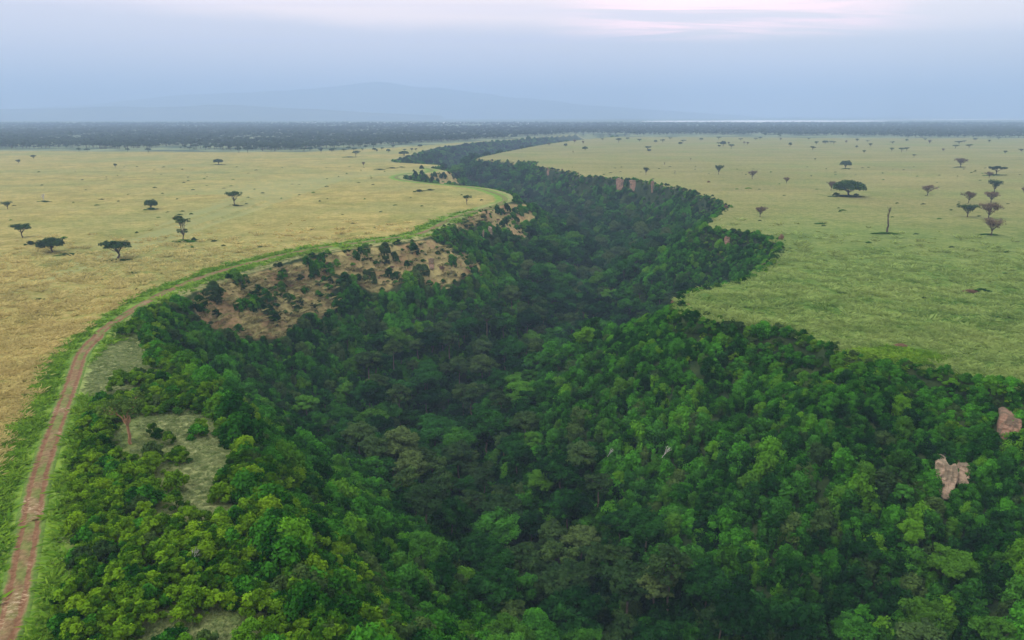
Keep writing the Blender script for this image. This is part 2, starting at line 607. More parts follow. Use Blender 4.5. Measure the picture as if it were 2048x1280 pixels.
def ground_mat():
    m, t, out = new_mat('ground')
    geo = t.node('ShaderNodeNewGeometry')
    P = geo.outputs['Position']

    def att(n):
        return t.node('ShaderNodeAttribute', attribute_name=n).outputs['Fac']
    side, sd, trk, bare, bnk, belt, fold, under = att('side'), att('sd'), att('track'), att('bare'), att('bank'), att('belt'), att('fold'), att('under')
    gg = t.node('ShaderNodeGroup')
    gg.node_tree = GRASS
    t.put(gg.inputs[0], side)
    c = gg.outputs[0]
    fine = t.noise(P, 0.9, 5, 0.7)
    fine2 = t.noise(P, 0.22, 5, 0.7)
    c = t.mix(t.step(fine, 0.35, 0.65), c, (0.60, 0.68, 0.55), 'MULTIPLY')
    c = t.mix(t.step(fine2, 0.42, 0.60), c, (0.72, 0.80, 0.68), 'MULTIPLY')
    # damper, greener hollow behind the fold
    c = t.mix(t.math('MULTIPLY', fold, t.step(fine2, 0.25, 0.7, 0.15, 0.75)), c, (0.19, 0.215, 0.095))
    # small darker tussocks
    vor = t.node('ShaderNodeTexVoronoi')
    t.put(vor.inputs['Vector'], t.scalevec(P, (0.035, 0.07, 0.05)))
    vor.inputs['Scale'].default_value = 1.0
    c = t.mix(t.step(vor.outputs['Distance'], 0.03, 0.075, 0.6, 0), c, (0.07, 0.10, 0.04))
    # woodland floor of the far belt
    wb = t.noise(P, 0.012, 4, 0.6)
    bc = t.mix(t.step(wb, 0.4, 0.62), (0.045, 0.075, 0.05), (0.15, 0.185, 0.105))
    c = t.mix(belt, c, bc)
    # verge beside the track
    wob = t.math('MULTIPLY', t.math('SUBTRACT', t.noise(P, 0.14, 3), 0.5), 6.0)
    vg = t.step(t.math('ADD', trk, wob), 5.6, 8.0, 1, 0)
    vc = t.mix(t.step(fine2, 0.3, 0.7), (0.060, 0.145, 0.018), (0.15, 0.23, 0.035))
    c = t.mix(vg, c, vc)
    # strip between track and rim, and the bank
    rim = t.math('MULTIPLY', t.step(t.math('ADD', sd, t.math('MULTIPLY', wob, 0.6)), -9.0, -3.0), t.math('SUBTRACT', 1.0, side))
    oc = t.mix(t.step(fine2, 0.3, 0.7), (0.12, 0.15, 0.06), (0.27, 0.25, 0.12))
    c = t.mix(t.math('MULTIPLY', rim, 0.8), c, oc)
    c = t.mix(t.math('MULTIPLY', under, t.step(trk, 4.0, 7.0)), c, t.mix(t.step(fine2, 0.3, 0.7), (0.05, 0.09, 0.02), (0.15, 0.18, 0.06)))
    c = t.mix(bnk, c, t.mix(t.step(fine, 0.3, 0.7), (0.13, 0.17, 0.06), (0.28, 0.29, 0.14)))
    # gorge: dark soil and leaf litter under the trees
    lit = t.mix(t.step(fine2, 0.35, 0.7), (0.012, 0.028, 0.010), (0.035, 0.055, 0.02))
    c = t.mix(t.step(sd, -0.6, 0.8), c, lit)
    # bare red-brown slopes with dry grass
    soil = t.mix(t.step(t.noise(P, 0.07, 5, 0.65), 0.36, 0.58), (0.25, 0.165, 0.085), (0.30, 0.26, 0.11))
    soil = t.mix(t.step(t.noise(P, 0.6, 4, 0.7), 0.42, 0.7, 0, 0.6), soil, (0.10, 0.09, 0.045))
    c = t.mix(t.step(t.math('ADD', bare, t.math('MULTIPLY', wob, 0.08)), 0.25, 0.55), c, soil)
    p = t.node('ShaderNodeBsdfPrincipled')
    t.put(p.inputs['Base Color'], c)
    p.inputs['Roughness'].default_value = 1.0
    p.inputs['Specular IOR Level'].default_value = 0.05
    b = t.node('ShaderNodeBump')
    b.inputs['Strength'].default_value = 0.6
    b.inputs['Distance'].default_value = 0.7
    t.put(b.inputs['Height'], fine)
    t.l.new(b.outputs[0], p.inputs['Normal'])
    t.l.new(p.outputs[0], out.inputs[0])
    return m


ny, nx = GX.shape
foldm = np.where(fold_on, np.exp(-(dF / 70.0) ** 2), 0)
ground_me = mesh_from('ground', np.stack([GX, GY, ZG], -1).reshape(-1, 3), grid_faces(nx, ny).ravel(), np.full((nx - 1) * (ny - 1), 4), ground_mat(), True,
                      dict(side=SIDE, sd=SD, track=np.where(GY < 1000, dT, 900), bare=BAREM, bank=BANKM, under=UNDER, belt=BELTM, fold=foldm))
obj('ground', ground_me, kind='structure')


# ------------------------------------------------------------------ dirt track
def track_mat():
    m, t, out = new_mat('dirt_track')
    geo = t.node('ShaderNodeNewGeometry')
    P = geo.outputs['Position']
    ac = t.node('ShaderNodeAttribute', attribute_name='across').outputs['Fac']   # -1..1
    al = t.node('ShaderNodeAttribute', attribute_name='along').outputs['Fac']    # metres
    n = t.noise(P, 1.3, 4, 0.65)
    nb = t.noise(P, 0.10, 3, 0.55)
    a = t.math('ABSOLUTE', t.math('ADD', ac, t.math('MULTIPLY', t.math('SUBTRACT', t.noise(P, 0.5, 3), 0.5), 0.35)))
    rut = t.step(t.math('ABSOLUTE', t.math('SUBTRACT', a, 0.47)), 0.11, 0.20, 1, 0)
    dirt = t.mix(t.step(n, 0.3, 0.7), (0.12, 0.068, 0.042), (0.20, 0.122, 0.082))
    pale = t.mix(t.step(t.noise(t.scalevec(P, (1, 2.5, 1)), 0.9, 4, 0.7), 0.5, 0.62), dirt, (0.36, 0.275, 0.20))
    dirt = t.mix(t.step(nb, 0.52, 0.62, 0, 0.9), dirt, pale)
    grs = t.mix(t.step(n, 0.3, 0.7), (0.055, 0.11, 0.02), (0.11, 0.17, 0.04))
    mid = t.mix(t.step(t.noise(P, 0.16, 3), 0.40, 0.58), t.mix(0.3, grs, dirt), t.mix(0.85, grs, dirt))
    c = t.mix(rut, mid, t.mix(1.0, dirt, (0.85, 0.80, 0.72), 'MULTIPLY'))
    edge = t.step(a, 0.68, 0.84)
    c = t.mix(edge, c, grs)
    # beyond the bend the wheel marks grow over
    c = t.mix(t.step(al, 330, 520, 0, 0.45), c, grs)
    p = t.node('ShaderNodeBsdfPrincipled')
    t.put(p.inputs['Base Color'], c)
    p.inputs['Roughness'].default_value = 1.0
    p.inputs['Specular IOR Level'].default_value = 0.05
    b = t.node('ShaderNodeBump')
    b.inputs['Strength'].default_value = 0.7
    b.inputs['Distance'].default_value = 0.25
    t.put(b.inputs['Height'], n)
    t.l.new(b.outputs[0], p.inputs['Normal'])
    t.l.new(p.outputs[0], out.inputs[0])
    return m


def ribbon(line, half, nac=9, step=1.5):
    seg = np.hypot(*np.diff(line, axis=0).T)
    s = np.concatenate([[0], np.cumsum(seg)])
    ss = np.arange(0, s[-1], step)
    x, y = np.interp(ss, s, line[:, 0]), np.interp(ss, s, line[:, 1])
    tx, ty = np.gradient(x), np.gradient(y)
    L = np.hypot(tx, ty)
    nxv, nyv = ty / L, -tx / L
    ac = np.linspace(-1, 1, nac)
    X = x[:, None] + nxv[:, None] * ac * half
    Y = y[:, None] + nyv[:, None] * ac * half
    prof = -0.16 * np.exp(-((np.abs(ac) - 0.47) / 0.14) ** 2) + 0.17
    prof[0] = prof[-1] = 0.03
    Z = zat(X, Y) + prof[None, :]
    A = np.broadcast_to(ac, X.shape)
    B = np.broadcast_to(ss[:, None], X.shape)
    return np.stack([X, Y, Z], -1).reshape(-1, 3), grid_faces(nac, len(ss)), A.ravel(), B.ravel()


rv, rf, ra, rb = ribbon(TR, 2.05, 13)
obj('dirt_track', mesh_from('dirt_track', rv, rf[:, ::-1].ravel(), np.full(len(rf), 4), track_mat(), True, dict(across=ra, along=rb)), kind='structure')


# ------------------------------------------------------------------ far country: mountains, lake, road
def hill_mat():
    m, t, out = new_mat('mountain_slopes')
    geo = t.node('ShaderNodeNewGeometry')
    n = t.noise(geo.outputs['Position'], 0.0025, 5, 0.6)
    c = t.mix(t.step(n, 0.35, 0.65), (0.035, 0.055, 0.045), (0.07, 0.085, 0.05))
    p = t.node('ShaderNodeBsdfPrincipled')
    t.put(p.inputs['Base Color'], c)
    p.inputs['Roughness'].default_value = 1
    t.l.new(p.outputs[0], out.inputs[0])
    return m


HM = hill_mat()


def mountain(name, Y0, prof_px, depth, x0, x1):
    xs = np.arange(x0, x1, 45.0)
    ys = np.linspace(-1, 1, 33)
    px = 1024 + F * xs / (Y0 * CP)
    hh = np.interp(px, [p[0] for p in prof_px], [p[1] for p in prof_px])
    hgt = np.maximum(0, (229.5 - hh)) * 0.78 / 1518 * Y0 + np.where(hh < 229, 50, 0)
    hgt = hgt * (1 + 0.11 * fbm(xs, xs * 0, 700, 5))
    X, V = np.meshgrid(xs, ys)
    Yy = Y0 + V * depth + 250 * fbm(X, X * 0 + V * 200, 900, 2)
    pro = np.maximum(0, 1 - np.abs(V)) ** 1.15
    Z = hgt[None, :] * pro * (1 + 0.28 * (1 - pro) * fbm(X, Yy, 500, 4)) - 3
    f = grid_faces(len(xs), len(ys))
    obj(name, mesh_from(name, np.stack([X, Yy, Z], -1).reshape(-1, 3), f.ravel(), np.full(len(f), 4), HM, True), kind='structure')


mountain('mountain_range', 13600, [(-900, 229.5), (-200, 222), (0, 214), (130, 208), (220, 200), (300, 188), (345, 179), (430, 176), (500, 175), (560, 168),
                                  (640, 163), (700, 158), (740, 150), (775, 146), (810, 153), (845, 157), (880, 158), (960, 172), (1040, 186),
                                  (1140, 200), (1250, 212), (1400, 224), (1500, 229.5)], 1300, -9500, 4200)
mountain('mountain_ridge', 9300, [(-900, 222), (-300, 216), (0, 213), (80, 212), (160, 210), (230, 207), (300, 209), (380, 205), (430, 201.5), (500, 205), (560, 211),
                                  (640, 213), (720, 219), (820, 225), (900, 229.5)], 800, -9000, 400)


def lake():
    m, t, out = new_mat('lake_water')
    p = t.node('ShaderNodeBsdfPrincipled')
    p.inputs['Base Color'].default_value = (0.75, 0.77, 0.78, 1)  # near-white base colour carries the sky's sheen on the water
    p.inputs['Roughness'].default_value = 0.42
    p.inputs['Specular IOR Level'].default_value = 1.0
    geo = t.node('ShaderNodeNewGeometry')
    b = t.node('ShaderNodeBump')
    b.inputs['Strength'].default_value = 0.02
    t.put(b.inputs['Height'], t.noise(geo.outputs['Position'], 0.3, 3))
    t.l.new(b.outputs[0], p.inputs['Normal'])
    t.l.new(p.outputs[0], out.inputs[0])
    V, Fc, C = [], [], []
    for (xa, xb, ymid, hw, sl) in ((1280, 1780, 242.6, 1.9, -0.0008), (560, 1190, 245.6, 0.9, 0.0008), (1690, 2300, 240.6, 0.9, -0.006), (1800, 2300, 236.2, 0.5, 0)):
        n = 60
        base = len(V)
        for i in range(n):
            u = i / (n - 1)
            px = xa + (xb - xa) * u
            w = hw * (math.sin(math.pi * min(1, max(0, u))) ** 0.5) * (0.65 + 0.5 * float(vnoise(np.array(u * 9 + xa), np.array(1.5))))
            cyy = ymid + sl * (px - xa)
            a, b2 = ground(px, cyy + w, 0.6), ground(px, cyy - w - 0.01, 0.6)
            V += [(*a, 0.6), (*b2, 0.6)]
        for i in range(n - 1):
            k = base + 2 * i
            Fc += [k, k + 2, k + 3, k + 1]
            C.append(4)
    obj('lake', mesh_from('lake', V, Fc, C, m), kind='structure')


lake()


# ------------------------------------------------------------------ foliage and wood builders
def unit(v):
    return v / (np.linalg.norm(v, axis=-1, keepdims=True) + 1e-9)


def rand_dirs(r, n):
    return unit(r.normal(size=(n, 3)))


class Leaves:
    def __init__(self, seed):
        self.r = np.random.default_rng(seed)
        self.c, self.nrm, self.s, self.t = [], [], [], []

    def lobe(self, c, rad, n, size, tint, up=0.25, low=-0.35, jit=0.6, shell=(0.72, 1.05)):
        r = self.r
        d = rand_dirs(r, int(n * 1.5))
        d = d[d[:, 2] > low][:n]
        rad = np.asarray(rad, float)
        p = np.asarray(c) + d * rad * r.uniform(*shell, (len(d), 1))
        nr = unit(d / rad * rad.mean() + jit * r.normal(size=d.shape) * 0.6 + np.array([0, 0, up]))
        self.c.append(p)
        self.nrm.append(nr)
        self.s.append(size * r.uniform(0.6, 1.3, len(d)))
        self.t.append(np.clip(tint + 0.22 * d[:, 2] * 0 + r.normal(0, 0.10, len(d)), 0, 1))

    def mesh(self, name, mats, wood=None):
        c, n, s, t = (np.concatenate(a) for a in (self.c, self.nrm, self.s, self.t))
        a = unit(np.cross(n, rand_dirs(self.r, len(c))))
        b = np.cross(n, a)
        s = s[:, None]
        asp = self.r.uniform(0.45, 0.8, (len(c), 1))
        q = np.stack([c + a * s, c + b * s * asp, c - a * s * 0.9, c - b * s * asp], 1).reshape(-1, 3)
        q[0::4] -= np.array([0, 0, 0.25]) * s
        k = len(c)
        me_v, me_f, me_c = q, np.arange(4 * k), np.full(k, 4)
        tint = np.repeat(t, 4)
        if wood is not None:
            wv, wf = wood.arrays()
            me_f = np.concatenate([me_f, (wf + len(me_v)).ravel()])
            me_v = np.vstack([me_v, wv])
            me_c = np.concatenate([me_c, np.full(len(wf), 4)])
            tint = np.concatenate([tint, np.zeros(len(wv))])
        me = mesh_from(name, me_v, me_f, me_c, mats, False, dict(tint=tint))
        if wood is not None:
            mi = np.zeros(len(me_c), np.int32)
            mi[k:] = 1
            me.polygons.foreach_set("material_index", mi)
        return me


class Wood:
    def __init__(self, sides=6):
        self.v, self.f, self.n, self.k = [], [], 0, sides

    def limb(self, pts, radii):
        pts = np.array(pts, float)
        k = self.k
        ang = np.arange(k) / k * 2 * math.pi
        tan = np.gradient(pts, axis=0)
        tan = unit(tan)
        ref = np.array([0.0, 0, 1]) if abs(tan[0][2]) < 0.9 else np.array([1.0, 0, 0])
        for i, (p, r) in enumerate(zip(pts, radii)):
            u = np.cross(tan[i], ref)
            if np.linalg.norm(u) < 1e-3:
                u = np.array([1.0, 0, 0])
            u = u / np.linalg.norm(u)
            w = np.cross(tan[i], u)
            self.v.append(p + r * (np.cos(ang)[:, None] * u + np.sin(ang)[:, None] * w))
        m = len(pts)
        for i in range(m - 1):
            a = self.n + i * k + np.arange(k)
            b = self.n + i * k + (np.arange(k) + 1) % k
            self.f.append(np.stack([a, b, b + k, a + k], 1))
        self.n += m * k

    def arrays(self):
        return np.vstack(self.v), np.vstack(self.f)

    def mesh(self, name, mat):
        v, f = self.arrays()
        return mesh_from(name, v, f.ravel(), np.full(len(f), 4), mat, True)


def bent(r, a, b, n=5, wob=0.06):
    a, b = np.array(a, float), np.array(b, float)
    t = np.linspace(0, 1, n)[:, None]
    L = np.linalg.norm(b - a)
    p = a + (b - a) * t
    off = r.normal(0, wob * L, (n, 3)) * np.sin(t * math.pi)
    return p + off


def forest_template(seed, R, H, squash, mat, leaf=0.34, nl=9, sub=10, per=85, gap=0.0, open_=0.0, trunkmat='bark'):
    """R crown radius, H tree height"""
    r = np.random.default_rng(seed)
    L = Leaves(seed + 1)
    W = Wood()
    cz = H - R * squash
    squash = squash * 1.0
    base_r = 0.017 * H
    fork = cz - R * squash * 0.5
    tr = bent(r, (0, 0, -2), (r.normal(0, .3), r.normal(0, .3), fork), 6, 0.02)
    W.limb(tr, np.linspace(base_r, base_r * 0.6, 6))
    for i in range(nl):
        az = i * 2.399 + r.uniform(-0.4, 0.4)
        u = (i + 0.5) / nl
        el = math.acos(1 - u * 1.5)
        rr = R * (0.62 + r.uniform(-0.2, 0.22))
        c = np.array([math.sin(el) * math.cos(az) * rr, math.sin(el) * math.sin(az) * rr, cz + math.cos(el) * rr * squash])
        lr = R * r.uniform(0.26, 0.54)
        W.limb(bent(r, tr[-1], c, 4, 0.08), np.linspace(base_r * 0.42, base_r * 0.12, 4))
        tint0 = r.uniform(0.15, 0.75)
        for j in range(sub):
            d = rand_dirs(r, 1)[0]
            d[2] = abs(d[2]) * 0.9 - 0.2
            sc = c + d * lr * r.uniform(0.5, 1.05)
            sr = lr * r.uniform(0.22, 0.55)
            if r.random() < gap:
                continue
            L.lobe(sc, (sr, sr, sr * 0.75), int(per * 0.4 + per * 2.6 * sr / R), leaf, tint0 + r.uniform(-0.25, 0.25), low=-0.45, jit=0.8, shell=(0.5, 1.25))
        if not open_:
            L.lobe(c, (lr * .8, lr * .8, lr * .65), per, leaf * 1.5, tint0, low=-0.8)
    return L, W, M[mat], M[trunkmat]


def drape_template(seed, R, H, mat, leaf=0.3, n=15, per=95):
    """shrub or small tree smothered in creeper: lumps piled up, skirts hanging to the ground"""
    r = np.random.default_rng(seed)
    L = Leaves(seed + 1)
    for i in range(n):
        az = i * 2.399 + r.uniform(-0.5, 0.5)
        u = (i + 0.5) / n
        rad = R * (u ** 0.6) * r.uniform(0.65, 0.95)
        z = H * (1 - (u ** 1.3)) * r.uniform(0.78, 1.0)
        c = (rad * math.cos(az), rad * math.sin(az), z)
        sr = R * r.uniform(0.22, 0.38)
        tint0 = r.uniform(0.1, 0.8)
        L.lobe(c, (sr, sr, sr * r.uniform(0.7, 1.1)), int(per * 1.3), leaf * 0.9, tint0, low=-0.5, jit=0.8, shell=(0.55, 1.2))
        for q in range(3):
            zz = z - sr * (0.8 + q * 0.9)
            if zz < -1.5:
                break
            cc = (c[0] * (1.08 + 0.05 * q), c[1] * (1.08 + 0.05 * q), zz)
            L.lobe(cc, (sr * .75, sr * .75, sr * 0.9), int(per * .55), leaf, tint0 - 0.08, up=-0.1, low=-0.7, jit=0.7)
    return L, None, M[mat], None


def shrub_template(seed, R, H, mat, leaf=0.21, n=13, per=190):
    r = np.random.default_rng(seed)
    L = Leaves(seed + 1)
    for i in range(n):
        az = i * 2.399 + r.uniform(-0.5, 0.5)
        u = (i + 0.3) / n
        rad = R * (u ** 0.6) * r.uniform(0.5, 1.0)
        z = H * (1 - u ** 1.8) * r.uniform(0.6, 0.85)
        sr = R * r.uniform(0.26, 0.42)
        tint0 = r.uniform(0.1, 0.85)
        for j in range(3):
            d = rand_dirs(r, 1)[0] * sr * 0.5
            L.lobe((rad * math.cos(az) + d[0], rad * math.sin(az) + d[1], z + abs(d[2])), (sr * .62, sr * .62, sr * 0.55), per // 3, leaf, tint0 + r.uniform(-.12, .12), low=-0.5, jit=0.9, shell=(0.45, 1.3))
    return L, None, M[mat], None


def acacia_template(seed, kind, mat='acacia', bark='bark_dark'):
    """about 10 m high and 10 m wide; scaled to measure when placed"""
    r = np.random.default_rng(seed)
    L = Leaves(seed + 1)
    W = Wood()
    leaf = 0.27
    if kind == 'umbrella':
        fork, n, spread, ztop, flat, per = 3.2, 8, 3.4, 7.9, 0.85, 330
    elif kind == 'round':
        fork, n, spread, ztop, flat, per = 2.0, 9, 2.9, 6.3, 1.25, 360
    elif kind == 'vase':
        fork, n, spread, ztop, flat, per = 2.4, 8, 3.9, 7.9, 0.95, 150
    elif kind == 'twig':
        fork, n, spread, ztop, flat, per = 2.2, 9, 3.7, 7.4, 1.2, 95
    elif kind == 'top':
        fork, n, spread, ztop, flat, per = 3.0, 8, 3.0, 8.2, 0.75, 240
    elif kind == 'lone':
        fork, n, spread, ztop, flat, per = 3.6, 7, 3.6, 7.6, 0.9, 170
    elif kind == 'tiered':
        fork, n, spread, ztop, flat, per = 2.2, 6, 2.6, 9.2, 0.32, 200
    else:                                        # bare
        fork, n, spread, ztop, flat, per = 2.4, 7, 3.0, 9.3, 0.5, 0
    lean = r.normal(0, 0.25, 2)
    tr = bent(r, (0, 0, -0.6), (lean[0], lean[1], fork), 5, 0.04)
    tr[0, :2] = 0
    W.limb(tr, np.linspace(0.34, 0.24, 5))
    if kind == 'round':
        for i in range(26):
            el = math.acos(1 - (i + .5) / 26 * 1.15)
            az = i * 2.4 + r.uniform(-.4, .4)
            rr = r.uniform(0.8, 1.0)
            sr = r.uniform(0.9, 1.5)
            L.lobe((4.0 * rr * math.sin(el) * math.cos(az), 4.0 * rr * math.sin(el) * math.sin(az), 4.6 + 3.6 * rr * math.cos(el)), (sr, sr, sr * .9), 150, leaf, r.uniform(.1, .8), low=-0.6, jit=.8)
    for i in range(n):
        az = i * 2 * math.pi / n + r.uniform(-0.35, 0.35)
        rr = spread * (0.35 if i % 3 == 0 else 1.0) * r.uniform(0.8, 1.1)
        tip = np.array([rr * math.cos(az), rr * math.sin(az), ztop + r.uniform(-0.9, 0.6) - 0.30 * max(0, rr - 1.5) * (kind in ('umbrella', 'round'))])
        mid = tr[-1] * 0.45 + tip * 0.55
        mid[:2] *= 0.85
        if kind == 'umbrella':
            mid[2] -= 0.3
        W.limb(np.vstack([bent(r, tr[-1], mid, 4, 0.07), bent(r, mid, tip, 4, 0.06)[1:]]), np.linspace(0.17, 0.045, 7))
        for j in range(5 if kind != 'top' else 4):
            d = rand_dirs(r, 1)[0] * np.array([1.5, 1.5, 0.8])
            tw = tip + d
            start = mid + (tip - mid) * r.uniform(0.1, 0.7)
            W.limb(bent(r, start, tw, 3, 0.09), [0.07, 0.045, 0.02])
            if per:
                sr = r.uniform(0.8, 1.35)
                L.lobe(tw, (sr, sr, sr * flat), per // 4, leaf, r.uniform(0.1, 0.8), low=-0.6, jit=0.7, up=0.5)
        if kind in ('vase', 'twig') and per:
            for j in range(4):
                c = mid + (tip - mid) * r.uniform(-0.1, 0.8) + rand_dirs(r, 1)[0] * 0.6
                sr = r.uniform(0.6, 1.1)
                L.lobe(c, (sr, sr, sr * 0.8), per // 5, leaf, r.uniform(0.1, 0.8), low=-0.6, jit=0.8)
        if kind == 'bare':
            for j in range(4):
                d = rand_dirs(r, 1)[0] * 1.2
                d[2] = abs(d[2]) + 0.3
                W.limb(bent(r, mid, mid + d, 3, 0.1), [0.07, 0.05, 0.02])
    if kind == 'snag':
        W = Wood()
        tr = bent(r, (0, 0, -0.6), (0.9, 0.2, 9.3), 9, 0.03)
        W.limb(tr, np.linspace(0.55, 0.12, 9))
        for zz, dx, dz, rr in ((2, 2.3, 2.6, .2), (3, -1.0, 1.3, .12), (4, 1.0, 1.6, .12), (5, -1.2, 2.0, .13), (6, 1.4, 2.2, .13), (6, -0.9, 2.4, .1), (7, 0.9, 1.6, .08)):
            b = tr[zz] + np.array([dx * 1.6, r.normal(0, .6), dz])
            W.limb(bent(r, tr[zz], b, 5, 0.09), np.linspace(rr * 1.5, 0.06, 5))
            W.limb(bent(r, (tr[zz] + b) / 2, b + np.array([-dx * .7, .3, .5]), 3, 0.09), [rr * .5, rr * .3, 0.02])
    if kind == 'tiered':
        for i in range(6):
            az = i * 1.05
            c = (2.6 * math.cos(az), 2.4 * math.sin(az), 4.2 + r.uniform(-.3, .3))
            W.limb(bent(r, (0, 0, 2.8), c, 4, 0.06), [0.12, 0.09, 0.06, 0.03])
            if i % 3:
                L.lobe(c, (1.1, 1.1, 0.5), 90, leaf, 0.3)
    return L, W, M[mat], M[bark]


TPL = {}


def register(name, tpl, both=True):
    L, W, lm, wm = tpl
    d = {}
    d['crown'] = L.mesh(name + '_crown', lm) if L is not None and L.c else None
    d['trunk'] = W.mesh(name + '_trunk', wm) if W is not None else None
    if both:
        d['both'] = L.mesh(name + '_whole', [lm, wm], W) if W is not None else d['crown']
    TPL[name] = d


specs = [
    ('forest_a', lambda: forest_template(11, 5.2, 18, 0.95, 'canopy', nl=12)),
    ('forest_b', lambda: forest_template(21, 6.2, 20, 0.85, 'deep', nl=14)),
    ('forest_c', lambda: forest_template(31, 5.0, 20, 1.05, 'grey', nl=13, gap=0.15)),
    ('forest_d', lambda: forest_template(41, 4.2, 15, 1.05, 'vine', nl=11)),
    ('forest_e', lambda: forest_template(51, 4.6, 21, 1.2, 'olive', nl=13, gap=0.2, open_=1)),
    ('forest_f', lambda: forest_template(61, 6.8, 18, 0.72, 'canopy', nl=15)),
    ('forest_g', lambda: forest_template(71, 3.8, 17, 1.35, 'canopy', nl=12, gap=0.1)),
    ('drape_a', lambda: drape_template(101, 3.2, 4.0, 'vine')),
    ('drape_b', lambda: drape_template(111, 2.9, 4.8, 'canopy')),
    ('drape_c', lambda: drape_template(121, 3.5, 3.4, 'vine')),
    ('drape_d', lambda: drape_template(131, 3.0, 4.2, 'deep')),
    ('drape_e', lambda: drape_template(141, 2.9, 3.9, 'olive')),
    ('shrub_a', lambda: shrub_template(201, 2.3, 2.8, 'lime')),
    ('shrub_b', lambda: shrub_template(211, 2.0, 3.2, 'lime')),
    ('shrub_c', lambda: shrub_template(221, 2.4, 2.6, 'vine')),
    ('shrub_d', lambda: shrub_template(231, 2.2, 2.6, 'olive')),
    ('shrub_e', lambda: shrub_template(241, 2.2, 2.6, 'deep')),
    ('shrub_f', lambda: shrub_template(251, 2.0, 2.0, 'dry')),
    ('umbrella_a', lambda: acacia_template(301, 'umbrella')),
    ('umbrella_b', lambda: acacia_template(311, 'umbrella')),
    ('round_a', lambda: acacia_template(321, 'round')),
    ('round_b', lambda: acacia_template(331, 'round')),
    ('vase_a', lambda: acacia_template(341, 'vase')),
    ('twig_a', lambda: acacia_template(351, 'twig', 'brown')),
    ('twig_b', lambda: acacia_template(361, 'vase', 'brown')),
    ('umbrella_c', lambda: acacia_template(412, 'umbrella')),
    ('twig_c', lambda: acacia_template(423, 'twig', 'brown')),
    ('vase_c', lambda: acacia_template(434, 'vase')),
    ('round_c', lambda: acacia_template(445, 'round')),
    ('top_a', lambda: acacia_template(371, 'top')),
    ('tiered_a', lambda: acacia_template(381, 'tiered', 'olive', 'bark')),
    ('bare_a', lambda: acacia_template(391, 'bare')),
    ('snag_a', lambda: acacia_template(393, 'snag')),
    ('bare_b', lambda: acacia_template(395, 'bare', bark='bark_white')),
    ('lone_a', lambda: acacia_template(399, 'lone', 'lone', 'bark_orange')),
]
for nme, fn in specs:
    register(nme, fn(), nme[:6] in ('forest', 'drape_', 'shrub_'))


def belt_template(seed, mat='belt'):
    r = np.random.default_rng(seed)
    L = Leaves(seed)
    W = Wood(4)
    W.limb([(0, 0, -0.5), (0, 0, 5)], [0.35, 0.25])
    for i in range(6):
        az = i * 2.4
        rr = 2.6 * (i / 6) ** 0.5
        L.lobe((rr * math.cos(az), rr * math.sin(az), 6.2 + r.uniform(-.8, .8)), (2.2, 2.2, 1.5), 42, 0.85, r.uniform(0, 1), low=-0.6)
    return L, W, M[mat], M['bark_dark']


for i in range(3):
    register('woodland_%s' % 'abc'[i], belt_template(501 + i))


# ------------------------------------------------------------------ scatter as one object (stuff)
def scatter(name, pts, rot, scl, idx, meshes):
    coll = bpy.data.collections.new(name + '_sources')
    for i, me in enumerate(meshes):
        o = bpy.data.objects.new('%02d_%s' % (i, me.name), me)
        coll.objects.link(o)
    me = bpy.data.meshes.new(name)
    n = len(pts)
    me.vertices.add(n)
    me.vertices.foreach_set('co', np.asarray(pts, np.float32).ravel())
    for k, t, v in (('rot', 'FLOAT_VECTOR', rot), ('scl', 'FLOAT_VECTOR', scl)):
        a = me.attributes.new(k, t, 'POINT')
        a.data.foreach_set('vector', np.asarray(v, np.float32).ravel())
    a = me.attributes.new('idx', 'INT', 'POINT')
    a.data.foreach_set('value', np.asarray(idx, np.int32))
    me.update()
    o = obj(name, me, kind='stuff')
    ng = bpy.data.node_groups.new(name + '_growth', 'GeometryNodeTree')
    ng.interface.new_socket('Geometry', in_out='INPUT', socket_type='NodeSocketGeometry')
    ng.interface.new_socket('Geometry', in_out='OUTPUT', socket_type='NodeSocketGeometry')
    gi, go = ng.nodes.new('NodeGroupInput'), ng.nodes.new('NodeGroupOutput')
    ci = ng.nodes.new('GeometryNodeCollectionInfo')
    ci.inputs['Collection'].default_value = coll
    ci.inputs['Separate Children'].default_value = True
    ci.inputs['Reset Children'].default_value = True
    iop = ng.nodes.new('GeometryNodeInstanceOnPoints')
    iop.inputs['Pick Instance'].default_value = True

    def nat(nm, ty):
        nd = ng.nodes.new('GeometryNodeInputNamedAttribute')
        nd.data_type = ty
        nd.inputs['Name'].default_value = nm
        return nd.outputs[0]
    ng.links.new(gi.outputs[0], iop.inputs['Points'])
    ng.links.new(ci.outputs[0], iop.inputs['Instance'])
    ng.links.new(nat('idx', 'INT'), iop.inputs['Instance Index'])
    e2r = ng.nodes.new('FunctionNodeEulerToRotation')
    ng.links.new(nat('rot', 'FLOAT_VECTOR'), e2r.inputs[0])
    ng.links.new(e2r.outputs[0], iop.inputs['Rotation'])
    ng.links.new(nat('scl', 'FLOAT_VECTOR'), iop.inputs['Scale'])
    ng.links.new(iop.outputs[0], go.inputs[0])
    md = o.modifiers.new('growth', 'NODES')
    md.node_group = ng
    return o


def jgrid(x0, x1, y0, y1, step, jit=0.45):
    xs = np.arange(x0, x1, step)
    ys = np.arange(y0, y1, step)
    X, Y = np.meshgrid(xs, ys)
    X = X + rng.uniform(-jit, jit, X.shape) * step + (np.arange(len(ys))[:, None] % 2) * step * 0.5
    Y = Y + rng.uniform(-jit, jit, Y.shape) * step
    return X.ravel(), Y.ravel()


def inview(px, py, mx=260, top=-100, bot=300):
    return (px > -mx) & (px < 2048 + mx) & (py > top) & (py < 1280 + bot)


